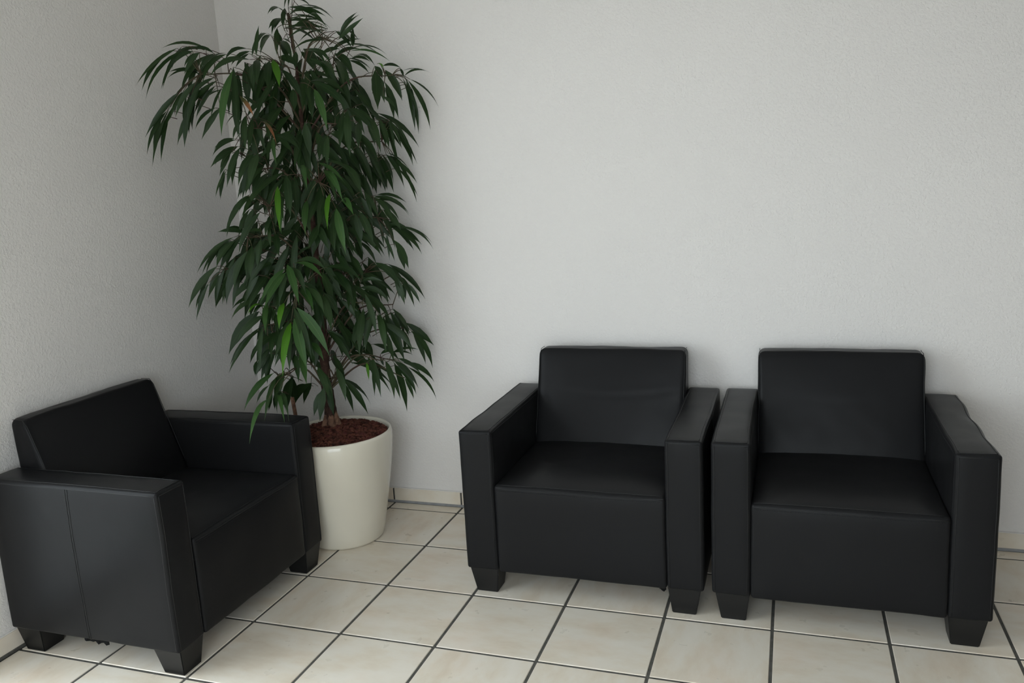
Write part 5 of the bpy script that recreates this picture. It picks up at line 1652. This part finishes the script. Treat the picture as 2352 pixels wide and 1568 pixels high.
 (0.063,-0.174,1.009,0.149,-0.137,0.979,0.024,"-"),
 (0.094,-0.175,1.003,0.136,-0.177,0.907,0.023,"-"),
 (0.096,-0.187,0.981,0.157,-0.157,0.914,0.027,"-"),
 (-0.295,-0.357,1.008,-0.376,-0.429,0.977,0.025,"-"),
 (-0.230,-0.420,0.988,-0.227,-0.504,0.972,0.017,"-"),
 (-0.225,-0.430,0.987,-0.221,-0.517,0.969,0.014,"-"),
 (-0.299,-0.361,0.887,-0.394,-0.453,0.760,0.027,"-"),
 (-0.191,-0.440,0.990,-0.133,-0.496,0.897,0.028,"-"),
 (-0.177,-0.460,0.994,-0.142,-0.553,0.914,0.024,"-"),
 (-0.274,-0.320,0.858,-0.326,-0.379,0.720,0.026,"-"),
 (-0.095,-0.465,0.942,-0.094,-0.583,0.813,0.030,"-"),
 (-0.079,-0.488,0.915,-0.032,-0.591,0.777,0.031,"-"),
 (-0.066,-0.448,0.940,0.011,-0.504,0.819,0.050,"-"),
 (-0.067,-0.483,0.944,0.025,-0.517,0.820,0.040,"-"),
 (-0.053,-0.493,0.992,0.025,-0.534,0.817,0.042,"-"),
 (-0.105,-0.441,0.800,-0.057,-0.507,0.714,0.032,"-"),
 (-0.139,-0.449,0.993,-0.148,-0.504,0.935,0.028,"-"),
 (-0.248,-0.368,0.790,-0.280,-0.426,0.696,0.033,"-"),
 (-0.241,-0.390,0.794,-0.248,-0.439,0.686,0.031,"-"),
 (-0.068,-0.418,0.823,-0.026,-0.437,0.766,0.035,"-"),
 (-0.070,-0.238,0.843,-0.004,-0.205,0.783,0.038,"-"),
 (-0.077,-0.242,0.861,-0.011,-0.248,0.777,0.034,"-"),
 (-0.050,-0.130,0.699,0.067,-0.013,0.576,0.026,"-"),
 (-0.060,-0.100,0.705,0.077,0.003,0.600,0.027,"-"),
 (0.076,-0.191,0.927,0.062,-0.289,0.795,0.043,"-"),
 (0.095,-0.152,0.933,0.045,-0.223,0.813,0.037,"-"),
 (0.106,-0.149,0.928,0.067,-0.216,0.779,0.036,"-"),
 (0.157,-0.242,0.922,0.226,-0.305,0.809,0.031,"-"),
 (0.175,-0.224,0.910,0.206,-0.286,0.801,0.036,"-"),
 (0.151,-0.083,0.920,0.171,-0.045,0.810,0.028,"-"),
 (0.128,-0.078,0.908,0.159,-0.070,0.797,0.027,"-"),
 (0.203,-0.028,0.813,0.229,0.012,0.674,0.030,"-"),
 (0.160,-0.081,0.825,0.169,-0.084,0.739,0.024,"-"),
 (0.171,-0.046,0.822,0.177,-0.066,0.736,0.023,"-"),
 (0.150,-0.070,0.905,0.157,-0.071,0.791,0.034,"-"),
 (0.154,-0.076,0.904,0.204,-0.077,0.810,0.034,"-"),
 (0.120,-0.079,0.734,0.191,-0.034,0.716,0.016,"-"),
 (0.090,-0.227,0.749,0.149,-0.268,0.626,0.031,"-"),
 (0.102,-0.203,0.729,0.118,-0.246,0.599,0.024,"-"),
 (0.166,-0.225,0.708,0.245,-0.279,0.594,0.029,"-"),
 (0.184,-0.169,0.701,0.256,-0.161,0.585,0.032,"-"),
 (0.186,-0.154,0.727,0.268,-0.125,0.659,0.031,"-"),
 (-0.051,-0.216,0.650,0.039,-0.162,0.532,0.037,"-"),
 (-0.048,-0.213,0.641,-0.010,-0.214,0.513,0.036,"-"),
 (0.000,-0.296,0.714,0.038,-0.346,0.610,0.034,"-"),
 (-0.068,-0.322,0.630,-0.093,-0.369,0.539,0.040,"-"),
 (-0.068,-0.296,0.637,-0.049,-0.303,0.523,0.039,"-"),
 (-0.034,-0.417,0.735,0.056,-0.465,0.652,0.034,"-"),
 (-0.223,-0.170,0.616,-0.291,-0.139,0.517,0.036,"-"),
 (-0.264,-0.144,0.603,-0.363,-0.114,0.529,0.036,"-"),
 (-0.294,-0.210,0.652,-0.309,-0.186,0.525,0.048,"-"),
 (-0.293,-0.197,0.646,-0.354,-0.200,0.527,0.046,"-"),
 (-0.210,-0.388,0.711,-0.203,-0.457,0.655,0.031,"-"),
 (-0.199,-0.422,0.719,-0.185,-0.462,0.643,0.028,"-"),
 (-0.156,-0.485,0.719,-0.103,-0.595,0.620,0.028,"-"),
 (-0.168,-0.499,0.661,-0.050,-0.618,0.626,0.021,"-"),
 (-0.136,-0.527,0.661,0.000,-0.681,0.616,0.022,"-"),
 (-0.354,-0.250,0.589,-0.367,-0.247,0.519,0.021,"-"),
 (-0.217,-0.209,1.164,-0.268,-0.210,1.091,0.045,"-"),
 (-0.189,-0.172,1.282,-0.241,-0.148,1.189,0.054,"-"),
 (-0.208,-0.177,1.264,-0.270,-0.181,1.185,0.047,"-"),
 (-0.342,-0.236,1.129,-0.393,-0.234,1.024,0.043,"-"),
 (-0.275,-0.245,1.161,-0.305,-0.225,1.082,0.039,"-"),
 (-0.157,-0.147,1.140,-0.177,-0.131,1.067,0.032,"-"),
 (-0.114,-0.073,1.026,-0.140,-0.051,0.950,0.038,"-"),
 (-0.043,-0.040,1.069,-0.019,0.015,1.034,0.040,"-"),
 (-0.080,-0.111,0.889,-0.050,-0.059,0.817,0.031,"-"),
 (-0.075,-0.062,0.835,-0.123,-0.013,0.714,0.037,"-"),
 (-0.080,-0.048,0.818,-0.082,0.028,0.694,0.045,"-"),
 (-0.069,-0.142,0.835,-0.052,-0.132,0.737,0.042,"-"),
 (-0.168,-0.226,0.887,-0.149,-0.205,0.806,0.040,"-"),
 (-0.211,-0.103,0.789,-0.266,-0.073,0.703,0.030,"-"),
 (-0.206,-0.110,0.778,-0.224,-0.091,0.698,0.036,"-"),
 (-0.189,-0.433,0.887,-0.152,-0.528,0.805,0.030,"-"),
 (-0.180,-0.410,0.893,-0.102,-0.486,0.795,0.036,"-"),
 (-0.269,-0.404,0.809,-0.270,-0.445,0.734,0.028,"-"),
 (-0.231,-0.417,0.799,-0.279,-0.451,0.725,0.031,"-"),
 (-0.005,-0.081,1.198,-0.002,-0.042,1.139,0.034,"-"),
]
BRANCH_ENDS = [(0.157,-0.172,1.302), (-0.153,-0.448,1.371), (-0.033,-0.182,1.291), (0.154,-0.248,0.739), (-0.373,-0.455,1.865), (0.129,-0.116,0.712), (0.166,-0.096,1.596), (-0.030,-0.297,0.674), (0.024,-0.355,1.448), (0.080,-0.278,1.662), (-0.116,-0.184,1.580), (0.095,-0.353,1.955), (-0.375,-0.427,1.136), (-0.054,-0.444,1.068), (-0.241,-0.276,1.821), (-0.101,-0.235,0.899), (-0.188,-0.225,1.135), (-0.234,-0.418,0.912), (-0.275,-0.417,1.254), (-0.225,-0.378,1.509), (-0.074,-0.521,0.750), (0.192,-0.065,0.839), (-0.081,-0.277,2.034), (0.171,-0.126,0.946), (-0.072,-0.132,0.837), (0.239,-0.106,1.840), (-0.073,-0.242,0.750), (-0.203,-0.427,1.659), (0.124,-0.235,0.968), (0.095,-0.195,1.086), (0.216,-0.163,0.647), (-0.078,-0.372,1.877), (-0.256,-0.340,0.681), (0.041,-0.135,1.869)]

# ------------------------------------------------------------------ potted ficus
PX, PY = -0.040, -0.303
pot_root = empty('potted_ficus', (PX, PY, 0))
tag(pot_root, 'tall leafy ficus tree in a round cream planter in the room corner', 'potted plant')
prof = [(0.0, 0.0), (0.146, 0.0), (0.153, 0.003), (0.158, 0.012), (0.166, 0.05), (0.177, 0.11), (0.190, 0.18), (0.202, 0.25), (0.213, 0.32),
        (0.2205, 0.38), (0.2235, 0.42), (0.2225, 0.442), (0.219, 0.452), (0.2145, 0.455), (0.2105, 0.452), (0.2085, 0.444), (0.207, 0.40), (0.200, 0.30), (0.0, 0.30)]
nseg = 72
v, f = [], []
for (r_, z) in prof:
    for k in range(nseg):
        a = 2 * math.pi * k / nseg
        v.append((r_ * math.cos(a), r_ * math.sin(a), z))
for i in range(len(prof) - 1):
    for k in range(nseg):
        k2 = (k + 1) % nseg
        f.append((i * nseg + k, i * nseg + k2, (i + 1) * nseg + k2, (i + 1) * nseg + k))
planter = mesh_obj('planter', v, f, PLANTER, pot_root, True)

def gz(x, y):
    rr = math.hypot(x, y)
    return 0.4345 + 0.010 * (1 - (rr / 0.205) ** 2) + 0.010 * math.exp(-((x + 0.064) ** 2 + (y - 0.068) ** 2) / 0.012)
# soil under the granules, then the granules
v, f = [(0, 0, gz(0, 0) - 0.006)], []
for ring in range(1, 9):
    for k in range(40):
        a = 2 * math.pi * k / 40; r_ = 0.2065 * ring / 8
        x, y = r_ * math.cos(a), r_ * math.sin(a)
        v.append((x, y, gz(x, y) - 0.006))
for k in range(40):
    f.append((0, 1 + k, 1 + (k + 1) % 40))
for ring in range(7):
    for k in range(40):
        a, b_ = 1 + ring * 40 + k, 1 + ring * 40 + (k + 1) % 40
        f.append((a, a + 40, b_ + 40, b_))
mesh_obj('soil', v, f, BARK, pot_root, True)
bm = bmesh.new(); bmesh.ops.create_icosphere(bm, subdivisions=1, radius=1.0)
bm.verts.index_update()
ico_v = [Vector(q.co) for q in bm.verts]; ico_f = [tuple(q.index for q in fc.verts) for fc in bm.faces]; bm.free()
rg = random.Random(8)
g = Geo()
for i in range(2600):
    rr = 0.200 * math.sqrt(rg.random()); a = rg.uniform(0, 2 * math.pi)
    x, y = rr * math.cos(a), rr * math.sin(a)
    s = rg.uniform(0.0045, 0.0085)
    z = gz(x, y) + rg.uniform(-0.005, 0.006)
    rot = Matrix.Rotation(rg.uniform(0, 6.28), 3, Vector((rg.random(), rg.random(), rg.random() + 0.1)).normalized())
    vv = []
    for q in ico_v:
        w = rot @ (q * rg.uniform(0.75, 1.2)); vv.append((x + w.x * s * 1.2, y + w.y * s * 1.0, z + w.z * s * 0.85))
    g.add((vv, ico_f))
gr = g.obj('lava_granules', GRAVEL, pot_root)
tag(gr, 'reddish brown lava granules filling the planter', kind='stuff')

off = Vector((PX, PY, 0))
def loc(q): return Vector(q) - off
# trunk, ragged with old leaf scars, and its spreading foot
tp = smoothpath([loc(q) for q in TRUNK], 7)
rad = []
for q in tp:
    z = q.z
    rad.append(0.0225 - 0.0175 * min(1, max(0, (z - 0.6) / 1.3)) ** 0.8 + 0.008 * max(0, (0.56 - z) / 0.12) + (0.0015 if int(z * 60) % 3 == 0 else 0))
rad[-1] = 0.003
g = Geo().add(tube_geo(tp, rad, 12, True, 0.10))
trunk = g.obj('trunk', BARK, pot_root, True)
base = loc(TRUNK[0]) + Vector((0, 0, 0.006))
g = Geo()
for an, rr, hh in ((0.2, 0.022, 0.085), (-0.9, 0.021, 0.075), (-2.2, 0.020, 0.07), (2.4, 0.018, 0.06), (1.3, 0.018, 0.07)):
    d = Vector((math.cos(an), math.sin(an), 0))
    g.add(tube_geo([base + d * 0.012 + Vector((0, 0, hh)), base + d * 0.018 + Vector((0, 0, hh * .55)), base + d * 0.026 + Vector((0, 0, 0.012)), base + d * 0.032 + Vector((0, 0, -0.03))],
                   [0.010, rr * .75, rr * .85, rr * .8], 9, True, 0.08))
g.obj('root_flare', PEELED, trunk, True)
# short bare second stem
q0 = loc((-0.185, -0.355, 0.42))
sp = [q0, q0 + Vector((-0.004, -0.004, 0.10)), q0 + Vector((-0.009, -0.008, 0.185))]
mesh_obj('second_stem', *tube_geo(smoothpath(sp, 4), [0.0085] * 4 + [0.008] * 4 + [0.0075], 9, True, 0.06), PEELED, pot_root, True)

def trunk_at(z):
    for a, b_ in zip(TRUNK[:-1], TRUNK[1:]):
        if a[2] <= z <= b_[2]:
            t = (z - a[2]) / (b_[2] - a[2])
            return Vector(a).lerp(Vector(b_), t)
    return Vector(TRUNK[-1])

PROF = [(0.0, 0.05), (0.05, 0.24), (0.14, 0.62), (0.26, 0.90), (0.38, 1.0), (0.52, 0.96), (0.66, 0.78), (0.77, 0.53), (0.86, 0.28), (0.93, 0.12), (1.0, 0.015)]
ROOM = Vector((0.52, -0.82, 0.30)).normalized()     # the leaves turn their faces to the open room
def leaf_geo(b0, t0, width, bow, rnd):
    b0, t0 = Vector(b0), Vector(t0)
    t0 = t0 + (t0 - b0) * 0.07          # drawn-out drip tip
    ax = t0 - b0; ln = ax.length; t = ax.normalized()
    upv = Vector((0, 0, 1)); n0 = upv - t * upv.dot(t)
    if n0.length < 0.15: n0 = Vector((-t.x, -t.y, 0.2)) * 0.3
    arch = n0.normalized()
    fc = ROOM - t * ROOM.dot(t)
    n = fc.normalized() + n0 * rnd.uniform(0.1, 0.7) + Vector((rnd.gauss(0, .28), rnd.gauss(0, .28), rnd.gauss(0, .2)))
    n = (n - t * n.dot(t)).normalized()
    side = t.cross(n)
    hw = width * 0.5 * 0.70
    sweep = rnd.gauss(0, 0.012) * ln
    twist = rnd.gauss(0, 0.30)
    curl = rnd.uniform(-0.03, 0.06) * ln
    hz = math.hypot(t.x, t.y)
    bh = ln * (0.035 + 0.13 * hz * hz) * bow
    fold = rnd.uniform(0.10, 0.34)
    verts, faces, uvs = [], [], []
    for (k, w) in PROF:
        a = twist * (k - 0.4)
        s2 = side * math.cos(a) + n * math.sin(a); n2 = n * math.cos(a) - side * math.sin(a)
        c = b0 + ax * k + arch * (bh * 4 * k * (1 - k)) + side * (sweep * math.sin(math.pi * k)) - n * (curl * k * k * 0.4)
        wave = 1 + 0.05 * math.sin(k * 23 + ln * 400)
        h = hw * w * wave
        verts += [c + s2 * h + n2 * (h * fold), c, c - s2 * h + n2 * (h * fold)]
        uvs += [(0.0, k), (0.5, k), (1.0, k)]
    for i in range(len(PROF) - 1):
        a = 3 * i
        faces += [(a, a + 1, a + 4, a + 3), (a + 1, a + 2, a + 5, a + 4)]
    return verts, faces, uvs

rl = random.Random(21)
branches = []
for bi, end in enumerate(BRANCH_ENDS):
    end = Vector(end)
    mine = [l for l in LEAVES if l[8] == bi]
    hd = math.hypot(end.x - TRUNK[5][0], end.y - TRUNK[5][1])
    zs = min(max(end.z - 0.10 - 0.35 * hd, 0.60), 2.03)
    st = trunk_at(zs)
    mid = st.lerp(end, 0.5) + Vector((0, 0, 0.05 + 0.12 * hd))
    path = smoothpath([st, mid, end], 7)
    g = Geo().add(tube_geo([q - off for q in path], [0.0048 - 0.0028 * i / (len(path) - 1) for i in range(len(path))], 6))
    for l in mine:
        lb = Vector(l[0:3])
        src = min(path[4:], key=lambda q: (q - lb).length + max(0, q.z - lb.z) * 0.3)
        dv = lb - src
        if dv.length > 0.004:
            m1 = src.lerp(lb, 0.55) + Vector((0, 0, 0.10 * dv.length))
            tw = smoothpath([src, m1, lb], 3)
            g.add(tube_geo([q - off for q in tw], [0.0020 - 0.0010 * i / (len(tw) - 1) for i in range(len(tw))], 5))
    branches.append(g.obj('branch', TWIG, pot_root, True))
for l in LEAVES:
    bow = 0.15 if l[7] == 'u' else rl.uniform(0.6, 1.25)
    vv, ff, uu = leaf_geo(loc(l[0:3]), loc(l[3:6]), l[6], bow, rl)
    o = mesh_obj('leaf', vv, ff, LEAF_MATS[l[7]], branches[l[8]], True, uu)
# crowded inner leaves and their twigs
V, F, U = [], [], []
g = Geo()
for l in INNER:
    vv, ff, uu = leaf_geo(loc(l[0:3]), loc(l[3:6]), l[6], rl.uniform(0.6, 1.2), rl)
    n = len(V); V += vv; U += uu; F += [tuple(i + n for i in fc) for fc in ff]
    b0 = Vector(l[0:3]); st = trunk_at(min(max(b0.z - 0.10, 0.6), 2.0))
    dv = (st - b0).normalized() * min(0.055, (st - b0).length)
    g.add(tube_geo([b0 + dv - off, b0 + dv * 0.5 + Vector((0, 0, 0.004)) - off, b0 - off], [0.0016, 0.0012, 0.0009], 4))
fo = mesh_obj('inner_foliage', V, F, LEAF, pot_root, True, U)
tag(fo, kind='stuff')
tag(g.obj('inner_twigs', TWIG, pot_root, True), kind='stuff')
